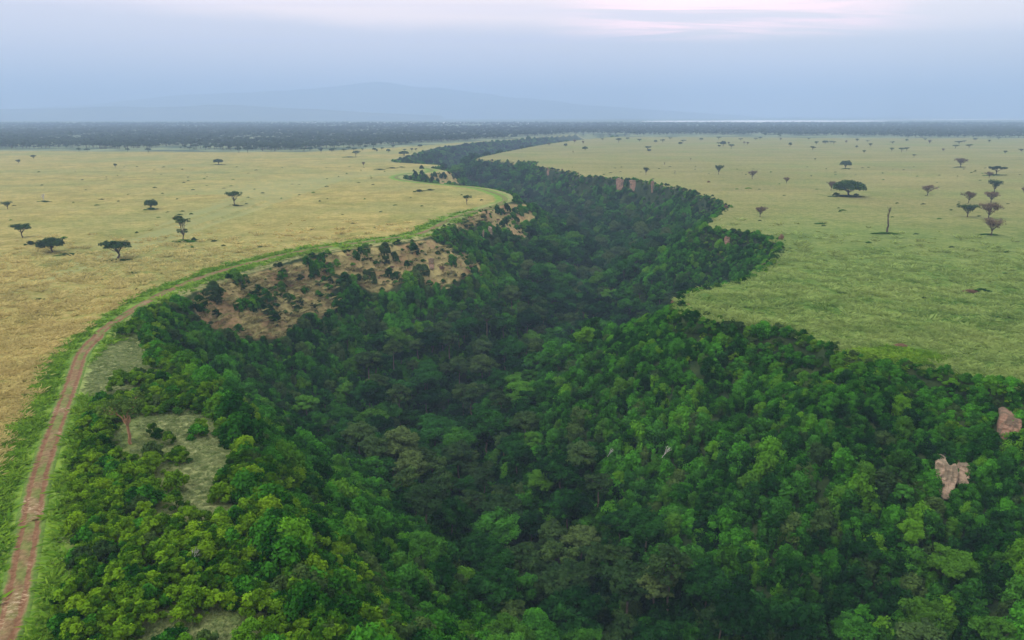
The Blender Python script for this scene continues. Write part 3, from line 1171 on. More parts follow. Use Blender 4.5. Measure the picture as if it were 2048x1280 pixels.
# ------------------------------------------------------------------ rock faces (placed first: plants keep clear of them)
def rock_mat(name, a, b, c2):
    m, t, out = new_mat(name)
    tc = t.node('ShaderNodeTexCoord')
    P = tc.outputs['Object']
    n = t.noise(t.scalevec(P, (0.25, 0.25, 1.3)), 0.8, 5, 0.7, 0.6)
    n2 = t.noise(t.scalevec(P, (1.0, 1.0, 0.5)), 0.45, 5, 0.7, 0.5)
    c = t.mix(t.step(n, 0.35, 0.65), a, b)
    c = t.mix(t.step(n2, 0.46, 0.58, 0, 0.85), c, c2)
    c = t.mix(t.step(n, 0.54, 0.60, 0, 0.5), c, c2)
    p = t.node('ShaderNodeBsdfPrincipled')
    t.put(p.inputs['Base Color'], c)
    p.inputs['Roughness'].default_value = 0.95
    b_ = t.node('ShaderNodeBump')
    b_.inputs['Distance'].default_value = 0.5
    b_.inputs['Strength'].default_value = 1.0
    t.put(b_.inputs['Height'], n)
    t.l.new(b_.outputs[0], p.inputs['Normal'])
    t.l.new(p.outputs[0], out.inputs[0])
    return m


ROCK = rock_mat('rock_red', (0.15, 0.082, 0.055), (0.26, 0.165, 0.115), (0.07, 0.055, 0.035))
ROCKP = rock_mat('rock_pale', (0.19, 0.13, 0.09), (0.33, 0.25, 0.185), (0.11, 0.09, 0.06))
ROCKS = []     # (px polygon bounds, depth)


def rock_face(x0, y0, x1, y1, mat, seed, label, lean=0.25):
    cxp, cyp = (x0 + x1) / 2, y1
    X, Y, Z, t = hit(cxp, cyp)
    t -= 1.2
    k = t / F
    w, h = (x1 - x0) * k * 0.9, (y1 - y0) * k / 0.96
    v = (y1 - 640) / F
    bx, by, bz = (cxp - 1024) / F * t, (CP - v * SP) * t, CAMZ - (SP + v * CP) * t
    nu, nv = 26, 22
    U, V = np.meshgrid(np.linspace(-1, 1, nu), np.linspace(0, 1, nv))
    r = np.random.default_rng(seed)
    o1 = seed * 31.0
    ed = 0.92 + 0.22 * fbm(V * 5 + o1, V * 0 + np.sign(U) * 3, 2.5, 2)
    X_ = U * w / 2 * ed * (0.70 + 0.30 * np.sqrt(V)) + 0.06 * w * fbm(V * 5 + o1, V * 0, 2.0, 2)
    Z_ = V * h * (0.97 + 0.14 * fbm(U * 2.0 + o1, U * 0, 2, 2) - 0.10 * U ** 4) - (1 - V) * 1.0
    bul = (1 - np.abs(U) ** 3) * (1 - 0.35 * V)
    q5 = V * 5 + 0.6 * fbm(U * 3 + o1, V * 3, 1.5, 2)
    step = (np.floor(q5) + sstep(q5 - np.floor(q5), 0.55, 1.0)) / 5
    Y_ = -bul * min(w, h) * 0.12 + step * h * 0.22 + 0.09 * h * fbm(U * 7 + o1, V * 9, 1.2, 4)
    Y_ = Y_ + Z_ * lean
    n0 = nu * nv
    front = np.stack([X_, Y_, Z_], -1).reshape(-1, 3)
    back = front.copy()
    back[:, 1] = h * (0.35 + lean) + 4.0
    f = grid_faces(nu, nv)
    fb = f[:, ::-1] + n0
    idx = np.arange(n0).reshape(nv, nu)
    ring = np.concatenate([idx[0, :-1], idx[:-1, -1], idx[-1, :0:-1], idx[:0:-1, 0]])
    nxt = np.roll(ring, -1)
    fs = np.stack([ring, ring + n0, nxt + n0, nxt], 1)
    fa = np.vstack([f, fb, fs])
    me = mesh_from('rock_face', np.vstack([front, back]), fa.ravel(), np.full(len(fa), 4), mat, False)
    o = obj('rock_face', me, loc=(bx, by, bz), label=label, category='rock face', group='bare rock faces in the gorge walls')
    o.rotation_euler.z = -math.atan2(bx, by) * 0.8
    ROCKS.append((x0, y0, x1, y1, t, (bx, by, bz), w, h))


rock_face(1231, 359, 1249, 381, ROCK, 1, 'pink banded rock face below the right rim, left one of the far pair')
rock_face(1256, 361, 1282, 380, ROCK, 2, 'wide pink rock face below the right rim, right one of the far pair')
rock_face(1301, 364, 1309, 384, ROCK, 3, 'narrow pink rock slit just right of the far pair of rock faces')
rock_face(1093, 337, 1102, 350, ROCK, 4, 'small pink rock patch farthest up the right gorge wall')
rock_face(1448, 474, 1461, 492, ROCK, 6, 'reddish rock patch under the middle right promontory rim')
rock_face(976, 457, 985, 478, ROCKP, 7, 'bright orange rock streak in dark shrubs below the left rim')
rock_face(962, 462, 969, 474, ROCKP, 8, 'short orange rock streak left of the taller orange streak')
rock_face(1864, 938, 1912, 986, ROCKP, 9, 'large pale pink rock face low in the near right gorge wall', 0.45)
rock_face(1910, 932, 1944, 960, ROCKP, 10, 'smaller broken pale rock face just right of the large pale one', 0.45)
rock_face(1992, 838, 2040, 876, ROCK, 11, 'reddish rock scar high in the near right gorge wall', 0.5)
rock_face(855, 521, 869, 534, ROCK, 12, 'crumbling orange rock outcrop in the bare left slope', 0.8)


def clear_of_rocks(px, py, fw, hpx):
    """True where a plant would stand in front of no rock face"""
    ok = np.ones(px.shape, bool)
    for (x0, y0, x1, y1, t, _, w, h) in ROCKS:
        mg = 0.12 if t < 200 else -0.08
        m = (px > x0 + mg * (x1 - x0)) & (px < x1 - mg * (x1 - x0)) & (py > y0 + 0.15 * (y1 - y0)) & (py - hpx < y1 - 0.22 * (y1 - y0)) & (fw < t + 6) & (fw > t - 60)
        ok &= ~m
    return ok


# ------------------------------------------------------------------ vegetation of the gorge
CAND = []      # rows: x, y, z, kind, scale xy, scale z, rot, apparent size


def zone_name(x, y, z, sd, side):
    if z < -38:
        return 'on the gorge floor'
    if side > 0.5:
        return 'on the right gorge slope'
    return 'on the left gorge slope'


def add_layer(step, y0, y1, select, xr=(-420, 330)):
    X, Y = jgrid(xr[0], xr[1], y0, y1, step)
    sd = sdat(X, Y)
    m = sd > -6
    X, Y, sd = X[m], Y[m], sd[m]
    Z = zat(X, Y)
    px, py, fw = project(X, Y, Z)
    m = inview(px, py, 300, -50, 420)
    X, Y, Z, sd, px, py, fw = (a[m] for a in (X, Y, Z, sd, px, py, fw))
    sidev = _bil(SIDE, X, Y)
    bare = _bil(BAREM, X, Y)
    bnk = _bil(BANKM, X, Y)
    select(X, Y, Z, sd, sidev, bare, bnk, px, py, fw)


def pushc(mask, X, Y, Z, px, py, fw, kinds, smin, smax, zs=(0.85, 1.2), sink=0.0, hgt=5.0, rimfade=True, big=1.0):
    n = len(X)
    kk = rng.integers(0, len(kinds), n)
    s = rng.uniform(smin, smax, n) * big
    sdn = sdat(X, Y)
    lim = np.clip(0.30 + sdn / 18.0, 0.3, 1.0) if rimfade else np.ones(n)
    z2 = s * rng.uniform(*zs, n) * lim
    s = s * (0.35 + 0.65 * lim)
    ok = mask & clear_of_rocks(px, py, fw, hgt * s / fw * F)
    for i in np.nonzero(ok)[0]:
        CAND.append((X[i], Y[i], Z[i] - sink, kinds[kk[i]], s[i], z2[i], rng.uniform(0, 6.28), s[i] / fw[i], px[i], py[i]))


def sel_near(X, Y, Z, sd, side, bare, bnk, px, py, fw):
    n = len(X)
    u = rng.random(n)
    cl = fbm(X, Y, 26, 3)
    slope = (sd > 1.0) & (Z > -54)
    keep = (bare < 0.3) | ((u < 0.16) & (cl > -0.2))
    right = side > 0.5
    limeish = ~right & (sd < 15) & (Y < 215)
    # creeper-draped slopes
    pushc(slope & keep & right & (sd >= 26), X, Y, Z, px, py, fw, ['drape_a', 'drape_b', 'drape_c', 'drape_a', 'drape_b', 'drape_d', 'drape_e'], 0.5, 1.4, hgt=5)
    pushc(slope & keep & right & (sd < 26), X, Y, Z, px, py, fw, ['drape_a', 'drape_b', 'drape_c', 'drape_a', 'drape_d', 'drape_c', 'drape_e'], 0.5, 0.95, zs=(0.7, 1.0), hgt=4)
    pushc(slope & keep & ~right & ~limeish & (bare < 0.3), X, Y, Z, px, py, fw, ['drape_a', 'drape_b', 'drape_c', 'drape_c', 'shrub_c', 'drape_e'], 0.5, 1.3, hgt=5)
    pushc(slope & keep & ~right & (bare >= 0.3), X, Y, Z, px, py, fw, ['shrub_c', 'shrub_d', 'shrub_e', 'drape_b'], 0.6, 1.1, hgt=3)
    pushc((sd > -1.5) & keep & limeish & (bnk < 0.12), X, Y, Z, px, py, fw, ['shrub_a', 'shrub_b', 'shrub_d', 'shrub_c', 'shrub_a', 'drape_c'], 0.8, 1.35, hgt=3, rimfade=False)


def sel_rim(X, Y, Z, sd, side, bare, bnk, px, py, fw):
    u = rng.random(len(X))
    pushc((sd > -0.3) & (sd < 13) & (side > 0.5), X, Y, Z, px, py, fw, ['shrub_c', 'drape_c', 'shrub_c', 'shrub_d', 'drape_a', 'shrub_a'], 0.5, 0.95, zs=(0.6, 1.0), sink=0.3, hgt=2, rimfade=False)
    pushc((sd > 0.5) & (sd < 13) & (side <= 0.5) & (bare < 0.1), X, Y, Z, px, py, fw, ['shrub_c', 'drape_c', 'shrub_d', 'drape_a'], 0.5, 0.95, zs=(0.6, 1.0), sink=0.3, hgt=2, rimfade=False)
    pushc((sd > 2) & (bare > 0.3) & (u < 0.18 + 0.5 * (fbm(X, Y, 12, 3) > 0.15)), X, Y, Z, px, py, fw, ['shrub_d', 'shrub_c', 'shrub_c', 'shrub_d', 'drape_c', 'shrub_f'], 0.25, 0.85, zs=(0.5, 1.0), sink=0.2, hgt=2, rimfade=False)


def sel_wall(X, Y, Z, sd, side, bare, bnk, px, py, fw):
    pushc((sd > 12) & (sd < 30) & (bare < 0.1), X, Y, Z, px, py, fw, ['shrub_c', 'drape_c', 'drape_a', 'shrub_c', 'drape_d', 'drape_c'], 0.4, 0.85, zs=(0.7, 1.1), sink=0.2, hgt=2, rimfade=False)


def sel_slope_trees(X, Y, Z, sd, side, bare, bnk, px, py, fw):
    n = len(X)
    u = rng.random(n)
    m = (sd > 30) & (Z > -60) & (bare < 0.2) & (u < 0.5)
    pushc(m, X, Y, Z, px, py, fw, ['forest_d', 'forest_a', 'forest_g', 'forest_d', 'forest_f'], 0.42, 0.85, sink=3.0, hgt=10)


def sel_floor(X, Y, Z, sd, side, bare, bnk, px, py, fw):
    n = len(X)
    m = (sd > 22) & (Z <= -43)
    cl = fbm(X + 500, Y, 60, 2)
    u = rng.random(n)
    greyish = (cl > 0.02) & (u < 0.6)
    pushc(m & greyish, X, Y, Z, px, py, fw, ['forest_c', 'forest_e', 'forest_b', 'forest_c'], 0.6, 1.1, zs=(0.75, 1.0), hgt=18)
    pushc(m & ~greyish, X, Y, Z, px, py, fw, ['forest_a', 'forest_b', 'forest_f', 'forest_g', 'forest_b', 'forest_b', 'forest_e'], 0.5, 1.1, zs=(0.7, 1.0), hgt=16)  # dark-leaved kinds dominate, putting the gorge floor's shade into leaf colour


def sel_under(X, Y, Z, sd, side, bare, bnk, px, py, fw):
    m = (sd > 20) & (Z <= -40)
    pushc(m, X, Y, Z, px, py, fw, ['drape_b', 'drape_d', 'drape_c', 'drape_d'], 0.9, 1.6, hgt=6)


add_layer(3.3, 30, 420, sel_near)
add_layer(2.3, 60, 600, sel_rim)
add_layer(2.6, 60, 420, sel_wall)
add_layer(8.5, 60, 420, sel_slope_trees)
add_layer(8.2, 60, 420, sel_floor)
add_layer(6.0, 60, 420, sel_under)


def sel_mid(X, Y, Z, sd, side, bare, bnk, px, py, fw):
    n = len(X)
    u = rng.random(n)
    cl = fbm(X, Y, 40, 3)
    keep = (bare < 0.3) | ((u < 0.22) & (cl > -0.1))
    m = (sd > 1.0) & keep
    pushc(m & (Z > -46), X, Y, Z, px, py, fw, ['drape_a', 'drape_b', 'drape_d', 'drape_e', 'drape_c'], 0.8, 1.5, sink=0.3, hgt=6)
    pushc(m & (Z > -38) & (sd > 20) & (u < 0.3), X, Y, Z, px, py, fw, ['forest_g', 'forest_d', 'forest_a'], 0.5, 0.75, sink=2.3, hgt=6)
    pushc(m & (Z <= -38), X, Y, Z, px, py, fw, ['forest_a', 'forest_b', 'forest_c', 'forest_d', 'forest_f', 'drape_d'], 0.6, 1.1, hgt=14)


add_layer(3.4, 600, 1000, sel_rim)
add_layer(4.6, 420, 900, sel_mid)


def sel_far(X, Y, Z, sd, side, bare, bnk, px, py, fw):
    m = (sd > 1.5)
    pushc(m & (sd < 22), X, Y, Z, px, py, fw, ['drape_b', 'drape_d', 'drape_a'], 1.5, 2.4, sink=0.5, hgt=8)
    pushc(m & (sd >= 16), X, Y, Z, px, py, fw, ['forest_a', 'forest_b', 'forest_f', 'forest_d'], 0.8, 1.2, sink=2.0, hgt=12)


add_layer(8.5, 900, 2200, sel_far)

# shrubs over the near left bank, between the track verge and the crest
X, Y = jgrid(-150, 10, 20, 240, 1.95)
sd = sdat(X, Y)
dt = _bil(np.minimum(dT, 900), X, Y)
Z = zat(X, Y)
px, py, fw = project(X, Y, Z)
bnk = _bil(blur(BANKM, 3), X, Y)
left_of = _bil(SIDE, X, Y) < 0.5
tx = np.interp(Y, TR[:, 1][:200], TR[:, 0][:200])
cl = fbm(X, Y, 13, 3)
u = rng.random(len(X))
m = (sd < 0.5) & (X > tx) & (dt > 6.0) & left_of & inview(px, py) & ((bnk < 0.12) | (u < 0.04 + 0.22 * (bnk < 0.7))) & (Y < 235)
m &= (cl > -0.62) | (py > 1000)
m &= ~((px > 225) & (px < 300) & (py > 850) & (py < 925))
m &= (fw < 190) | (sd > -4.5)
pushc(m & (cl > 0.0), X, Y, Z, px, py, fw, ['shrub_a', 'shrub_b', 'shrub_a', 'shrub_b', 'shrub_c'], 0.6, 1.15, hgt=3, rimfade=False)
pushc(m & (cl <= 0.0), X, Y, Z, px, py, fw, ['shrub_a', 'shrub_d', 'shrub_a', 'shrub_b', 'shrub_c', 'shrub_b'], 0.45, 1.0, hgt=3, rimfade=False)


# shrubs along both rims
def rim_shrubs(line, step, kinds, smin, smax, prob, y0, y1, inward=1.0, xcond=None):
    seg = np.hypot(*np.diff(line, axis=0).T)
    s = np.concatenate([[0], np.cumsum(seg)])
    ss = np.arange(0, s[-1], step)
    x, y = np.interp(ss, s, line[:, 0]), np.interp(ss, s, line[:, 1])
    x = x + rng.normal(0, 0.9, len(x))
    y = y + rng.normal(0, 0.9, len(x))
    z = zat(x, y)
    px, py, fw = project(x, y, z)
    m = (y > y0) & (y < y1) & inview(px, py) & (rng.random(len(x)) < prob)
    pushc(m, x, y, z, px, py, fw, kinds, smin, smax, hgt=2, sink=0.6, rimfade=False)


rim_shrubs(Rw, 1.3, ['shrub_a', 'shrub_c', 'shrub_d', 'shrub_a', 'shrub_c'], 0.40, 0.8, 0.85, 90, 330)
rim_shrubs(Rw, 2.4, ['shrub_c', 'shrub_c', 'shrub_e', 'shrub_d'], 0.4, 0.9, 0.8, 330, 1300)
Rw_out = Rw + np.stack([np.interp(Rw[:, 1], [0, 4000], [3.5, 3.5]), 0 * Rw[:, 1]], 1)
rim_shrubs(Rw_out, 2.2, ['shrub_c', 'shrub_d', 'shrub_f', 'shrub_a', 'shrub_d'], 0.25, 0.6, 0.30, 90, 420)
rim_shrubs(Rw_out, 4.0, ['shrub_c', 'shrub_d', 'shrub_f', 'shrub_e'], 0.3, 0.7, 0.35, 420, 1300)
rim_shrubs(Lw, 3.5, ['shrub_c', 'shrub_d', 'shrub_e'], 0.4, 0.75, 0.4, 240, 1000)

# clumps of bushes standing on the bare slopes
for (bx_, by_, n_, s_, kd) in ((640, 540, 13, 15, 'drape_a'), (480, 560, 6, 8, 'drape_b'), (512, 590, 5, 10, 'shrub_c'), (420, 590, 8, 12, 'drape_e'), (566, 555, 4, 5, 'shrub_c'),
                               (572, 600, 3, 4, 'drape_e'), (500, 625, 9, 14, 'drape_a'), (720, 515, 5, 8, 'drape_b'), (770, 510, 5, 9, 'drape_e'), (825, 500, 3, 5, 'drape_b'),
                               (545, 640, 4, 8, 'shrub_c'), (640, 612, 2, 2, 'shrub_d'), (735, 560, 5, 10, 'drape_e'), (850, 545, 6, 10, 'drape_e'), (435, 634, 2, 2, 'shrub_e'),
                               (477, 662, 2, 3, 'shrub_c'), (600, 630, 4, 12, 'shrub_d'), (1000, 425, 4, 8, 'drape_d'), (1035, 425, 3, 6, 'drape_b'), (1010, 450, 3, 5, 'drape_d'),
                               (1050, 455, 3, 5, 'shrub_e'), (905, 480, 8, 14, 'drape_e'), (940, 450, 7, 12, 'drape_e'), (845, 352, 5, 14, 'drape_d'), (885, 357, 3, 5, 'drape_d')):
    for q in range(n_):
        hx, hy, hz, ht = hit(bx_ + rng.normal(0, s_), by_ + rng.normal(0, s_ * 0.6))
        s = rng.uniform(0.5, 1.0)
        CAND.append((hx, hy, hz - 0.2, kd, s, s, rng.uniform(0, 6.28), s / ht, bx_, by_))

print('gorge plants', len(CAND))

# the ones that show largest become things of their own
FAMILY = {'forest': ('forest_tree', 'forest tree'), 'drape_': ('creeper_bush', 'bush'), 'shrub_': ('shrub', 'shrub')}
COLOUR = dict(forest_a='dense mid green', forest_b='broad dark green', forest_c='grey green open', forest_d='bright green', forest_e='olive tall loose',
              forest_f='wide flat crowned green', forest_g='narrow round crowned green', drape_a='bright green creeper covered', drape_b='tall dark green creeper covered',
              drape_c='low spreading green creeper covered', drape_d='deep green creeper covered', drape_e='olive creeper covered',
              shrub_a='lime green leafy', shrub_b='tall lime green', shrub_c='mid green rounded', shrub_d='olive green', shrub_e='dark green', shrub_f='dry brown')


ONES = 'zero one two three four five six seven eight nine ten eleven twelve thirteen fourteen fifteen sixteen seventeen eighteen nineteen'.split()
TENS = 'zero ten twenty thirty forty fifty sixty seventy eighty ninety'.split()
USED = set()


def say(n):
    n = int(max(0, min(99, n)))
    return ONES[n] if n < 20 else TENS[n // 10] + ('-' + ONES[n % 10] if n % 10 else '')


def place_desc(px, py):
    return '%s percent across, %s percent down the photo' % (say(px / 20.48), say(py / 12.8))


def spot_label(what, px, py):
    for pre in ('', 'smaller ', 'lower ', 'partly hidden ', 'slightly paler '):
        lab = pre + what + ', ' + place_desc(px, py)
        if lab not in USED:
            USED.add(lab)
            return lab
    return lab


groups = {}
for i, c in enumerate(CAND):
    groups.setdefault(c[3][:6], []).append(i)
single = set()
LIM = {'forest': 230, 'drape_': 290, 'shrub_': 290}
for fam, ids in groups.items():
    ids = [i for i in ids if 0 < CAND[i][8] < 2048 and 250 < CAND[i][9] < 1290]
    w = {'forest': 5.0, 'drape_': 2.9, 'shrub_': 2.2}[fam]
    ids.sort(key=lambda i: -CAND[i][7])
    single.update(ids[:LIM[fam]])


def tree_thing(root_name, label, cat, group, key, loc, rz, sx, sz, crown_name='crown', tilt=0.0):
    T = TPL[key]
    if T['trunk'] is None:
        o = obj(root_name, T['crown'], loc=loc, label=label, category=cat, group=group)
        o.rotation_euler = (0, 0, rz)
        o.scale = (sx, sx, sz)
        return o
    e = bpy.data.objects.new(root_name, None)
    COL.objects.link(e)
    e.location = loc
    e.rotation_euler = (tilt, 0, rz)
    e.scale = (sx, sx * (1 + 0.14 * math.sin(loc[0] * 3.7)), sz)
    e['label'] = label
    e['category'] = cat
    if group:
        e['group'] = group
    obj('trunk', T['trunk'], e)
    if T['crown'] is not None:
        obj('crown', T['crown'], e)
    return e


GRP = {'forest': 'forest trees in the gorge', 'drape_': 'creeper covered bushes on the gorge sides', 'shrub_': 'shrubs along the gorge rim and bank'}
for i in sorted(single):
    x, y, z, k, s, sz, rz, ap, px_, py_ = CAND[i]
    fam = k[:6]
    nm, cat = FAMILY[fam]
    _, pc, _ = project(np.array(x), np.array(y), np.array(z))
    H_ = {'forest': 16, 'drape_': 4, 'shrub_': 2}[fam] * sz
    ppx, ppy, _ = project(x, y, z + H_)
    lab = spot_label('%s %s' % (COLOUR[k], cat), float(ppx), float(ppy))
    tree_thing(nm, lab, cat, GRP[fam], k, (x, y, z), rz, s, sz)
rest = [c for i, c in enumerate(CAND) if i not in single]
keys = sorted({c[3] for c in rest})
for fam, nm in (('forest', 'gorge_forest'), ('drape_', 'gorge_creeper_thicket'), ('shrub_', 'bank_undergrowth')):
    rr = [c for c in rest if c[3][:6] == fam]
    kk = [k for k in keys if k[:6] == fam]
    if rr:
        o = scatter(nm, [c[:3] for c in rr], [(rng.normal(0, .06), rng.normal(0, .06), c[6]) for c in rr], [(c[4], c[4], c[5]) for c in rr],
                    [kk.index(c[3]) for c in rr], [TPL[k]['both'] for k in kk])


# ------------------------------------------------------------------ far woodland belt
def belt_layer(Y0, Y1, step, s0, s1, pts):
    X, Y = jgrid(-0.78 * Y1, 0.78 * Y1, Y0, Y1, step)
    z = zat(X, Y)
    px, py, fw = project(X, Y, z)
    dens = fbm(X, Y * 0.6, 230, 3) * 0.85 + 0.35 * fbm(X, Y, 60, 2) + 0.30 * (rng.random(len(X)) - 0.5)
    edge = belt_edge(px)
    inb = (py < edge) & (py > 247)
    depth_in = sstep(edge - py, 0, 7)
    right = px > 1050
    thr = np.where(right, 0.15 - 0.9 * depth_in, 0.36 - 0.62 * depth_in)
    m = inb & inview(px, py, 260) & (dens > thr) & (sdat(X, Y) < -6)
    # stragglers in front of the belt on the left
    m |= (py < edge + 3) & (py >= edge) & (rng.random(len(X)) < 0.03) & inview(px, py, 200) & (px < 900)
    for i in np.nonzero(m)[0]:
        pts.append((X[i], Y[i], z[i], rng.uniform(s0, s1)))


BP = []
belt_layer(1180, 2000, 12.5, 0.55, 1.5, BP)
belt_layer(2000, 3600, 20, 0.6, 1.6, BP)
belt_layer(3600, 5300, 36, 0.8, 1.8, BP)
print('belt', len(BP))
ang = rng.uniform(0, 6.28, len(BP))
scatter('savanna_woodland', [b[:3] for b in BP], [(0, 0, a) for a in ang], [(b[3] * rng.uniform(.9, 1.3), b[3] * rng.uniform(.9, 1.3), b[3] * rng.uniform(.75, 1.05)) for b in BP],
        rng.integers(0, 3, len(BP)), [TPL['woodland_%s' % k]['both'] for k in 'abc'])


# ------------------------------------------------------------------ savanna trees, one by one: base x, base y, width, height in photograph pixels
AC = [
    (235, 519, 66, 36, 'umbrella_a', 'wide dark umbrella tree, largest on the left plateau near the track'),
    (105, 505, 48, 30, 'round_a', 'round dark green tree with low bushes beside it, left plateau'),
    (45, 475, 42, 26, 'umbrella_b', 'green umbrella tree behind the bushes at the far left'),
    (367, 482, 34, 42, 'tiered_a', 'tall two-tiered tree with thin upper crown above a dark grass patch'),
    (470, 411, 33, 26, 'top_a', 'dark topped tree with bare pale limbs, left plateau middle'),
    (303, 419, 28, 20, 'round_b', 'bushy green tree with bushes at its foot, left plateau middle'),
    (15, 418, 20, 14, 'vase_a', 'small pale green tree near the left edge of the photo'),
    (88, 404, 12, 15, 'bare_b', 'small bleached bare tree over a grass patch, left plateau'),
    (437, 329, 19, 11, 'round_a', 'small dark round tree alone near the far edge of the left plateau'),
    (38, 328, 11, 8, 'vase_a', 'tiny tree at far left, nearer of two beside the belt'),
    (67, 318, 11, 7, 'vase_a', 'tiny tree at far left, farther of two beside the belt'),
    (231, 336, 10, 8, 'vase_a', 'tiny faint tree alone between the far left pair and the round tree'),
    (727, 333, 8, 9, 'twig_a', 'tiny bare crowned tree just left of the forested bay'),
    (934, 409, 19, 17, 'top_a', 'small leaning tree on the golden headland by the track bend'),
    (712, 313, 16, 11, 'umbrella_b', 'dark tree with long bush patch just before the woodland belt'),
    (808, 312, 19, 10, 'round_b', 'dark round tree at the edge of the forested bay'),
    (1697, 393, 58, 32, 'round_a', 'broad dark green tree with bushes at its foot, right plateau middle'),
    (1662, 381, 21, 18, 'twig_a', 'thin brownish tree close left of the broad dark tree'),
    (1691, 337, 20, 16, 'round_b', 'compact dark round tree behind the broad dark tree'),
    (1773, 466, 17, 47, 'snag_a', 'tall dead leafless tree over a green patch, right plateau'),
    (1982, 471, 40, 34, 'vase_b', 'nearly bare forked tree, nearest of the cluster at right'),
    (1977, 438, 46, 30, 'twig_b', 'wide brown crowned tree directly behind the nearly bare forked tree'),
    (1934, 434, 38, 24, 'vase_a', 'half green half brown tree left of the wide brown tree'),
    (1982, 405, 34, 20, 'twig_b', 'flat brown crowned tree behind the wide brown tree'),
    (1937, 406, 27, 22, 'twig_a', 'brown fan shaped tree above the half green tree'),
    (1989, 385, 33, 23, 'vase_a', 'dark green open tree behind the flat brown tree'),
    (1992, 350, 34, 17, 'umbrella_a', 'dark umbrella tree, farthest of the cluster at right'),
    (1978, 356, 16, 12, 'twig_a', 'thin grey tree at the foot of the far umbrella tree'),
    (1921, 335, 25, 17, 'twig_b', 'grey thin crowned tree left of the far umbrella tree'),
    (1855, 391, 27, 20, 'twig_a', 'pinkish thin tree alone between dead tree and right cluster'),
    (2047, 386, 12, 11, 'twig_a', 'brown tree cut by the right edge of the photo'),
    (1573, 367, 14, 12, 'twig_b', 'small brown tree left of the thin brownish tree'),
    (1504, 358, 21, 15, 'twig_b', 'grey funnel shaped tree on the right plateau beyond the cliffs'),
    (1520, 434, 25, 19, 'twig_b', 'brown funnel shaped tree near the middle right rim'),
    (1437, 349, 17, 17, 'vase_a', 'small dark open tree left of the grey funnel shaped tree'),
    (1292, 350, 12, 14, 'vase_a', 'small dark tree just behind the pink rock faces'),
    (1350, 348, 3, 7, 'snag_a', 'tiny dead trunk standing right of the small dark tree behind the rocks'),
    (1329, 330, 6, 5, 'bare_a', 'tiny stump with low scrub, right plateau beyond the rock faces'),
    (1381, 321, 6, 5, 'bare_a', 'tiny stump farther right beyond the rock faces'),
]
FAR = [(1044, 300, 8, 9, 0), (1078, 286, 10, 6, 1), (1061, 291, 4, 5, 3), (1098, 292, 7, 6, 3), (1115, 285, 8, 6, 1), (1131, 294, 7, 7, 0), (1149, 287, 7, 8, 3), (1166, 289, 6, 7, 3),
       (1170, 301, 11, 8, 0), (1146, 308, 2, 6, 3), (1237, 286, 12, 9, 1), (1279, 284, 10, 6, 1), (1311, 286, 8, 6, 0), (1325, 286, 11, 7, 1), (1360, 290, 8, 6, 0), (1366, 286, 10, 6, 1),
       (1295, 301, 13, 8, 1), (1298, 304, 8, 6, 0), (1437, 290, 9, 5, 1), (1438, 294, 6, 4, 0), (1446, 293, 11, 11, 0), (1457, 290, 6, 6, 3), (1462, 298, 12, 9, 1), (1481, 282, 9, 5, 1),
       (1488, 290, 6, 7, 3), (1495, 290, 7, 6, 3), (1511, 281, 8, 5, 1), (1520, 280, 9, 6, 1), (1561, 282, 5, 6, 3), (1580, 293, 7, 8, 0), (1617, 280, 6, 4, 1), (1625, 301, 12, 8, 1),
       (1632, 290, 10, 7, 2), (1630, 321, 4, 4, 2), (1650, 288, 11, 7, 0), (1661, 287, 9, 5, 1), (1667, 289, 9, 6, 1), (1692, 287, 5, 6, 3), (1714, 284, 9, 6, 2), (1713, 296, 5, 5, 0), (1735, 285, 6, 4, 1),
       (1740, 294, 9, 7, 2), (1728, 307, 8, 6, 2), (1785, 288, 9, 5, 1), (1783, 303, 10, 7, 2), (1803, 305, 13, 9, 1), (1813, 302, 11, 7, 1), (1813, 283, 6, 5, 0), (1828, 315, 9, 6, 1), (1850, 282, 7, 5, 1),
       (1859, 288, 9, 8, 3), (1911, 297, 12, 7, 1), (1918, 289, 14, 7, 1), (1938, 296, 14, 7, 1), (1928, 286, 9, 5, 1), (1978, 286, 6, 6, 2), (1997, 279, 9, 4, 1), (2010, 308, 9, 6, 2), (2042, 304, 9, 6, 2),
       (1886, 303, 6, 6, 3), (1205, 281, 7, 4, 1), (1255, 279, 7, 4, 0), (1340, 279, 8, 4, 1), (1402, 281, 8, 5, 0), (1437, 279, 10, 5, 1), (1950, 281, 7, 5, 0),
       (608, 304, 12, 8, 1), (620, 302, 10, 8, 0), (642, 306, 10, 9, 2), (663, 304, 9, 7, 0), (668, 302, 11, 6, 1), (688, 304, 11, 6, 1), (697, 299, 9, 6, 0), (708, 303, 12, 7, 1), (725, 302, 7, 5, 1), (749, 302, 9, 6, 0),
       (754, 305, 6, 6, 2), (764, 301, 7, 6, 1), (777, 305, 9, 7, 0), (786, 297, 8, 6, 1), (809, 303, 8, 5, 1), (824, 304, 7, 7, 2), (832, 303, 7, 6, 1), (840, 295, 9, 6, 0)]
TPL['vase_b'] = dict(TPL['bare_a'])
register('vase_b', acacia_template(345, 'twig', 'brown', 'bark_dark'), False)
fk = ['round_b', 'umbrella_b', 'vase_a', 'twig_a']
fl = ['small dark round tree', 'small dark flat topped tree', 'small open crowned tree', 'small thin bare looking tree']
AGRP = 'scattered savanna trees'
nat_w = dict(umbrella_a=10.5, umbrella_b=10.5, round_a=9.0, round_b=9.0, vase_a=11, twig_a=10.5, twig_b=11, top_a=9.2, tiered_a=8, bare_a=8.2, bare_b=8.2, snag_a=4.6, vase_b=10.5, lone_a=11)


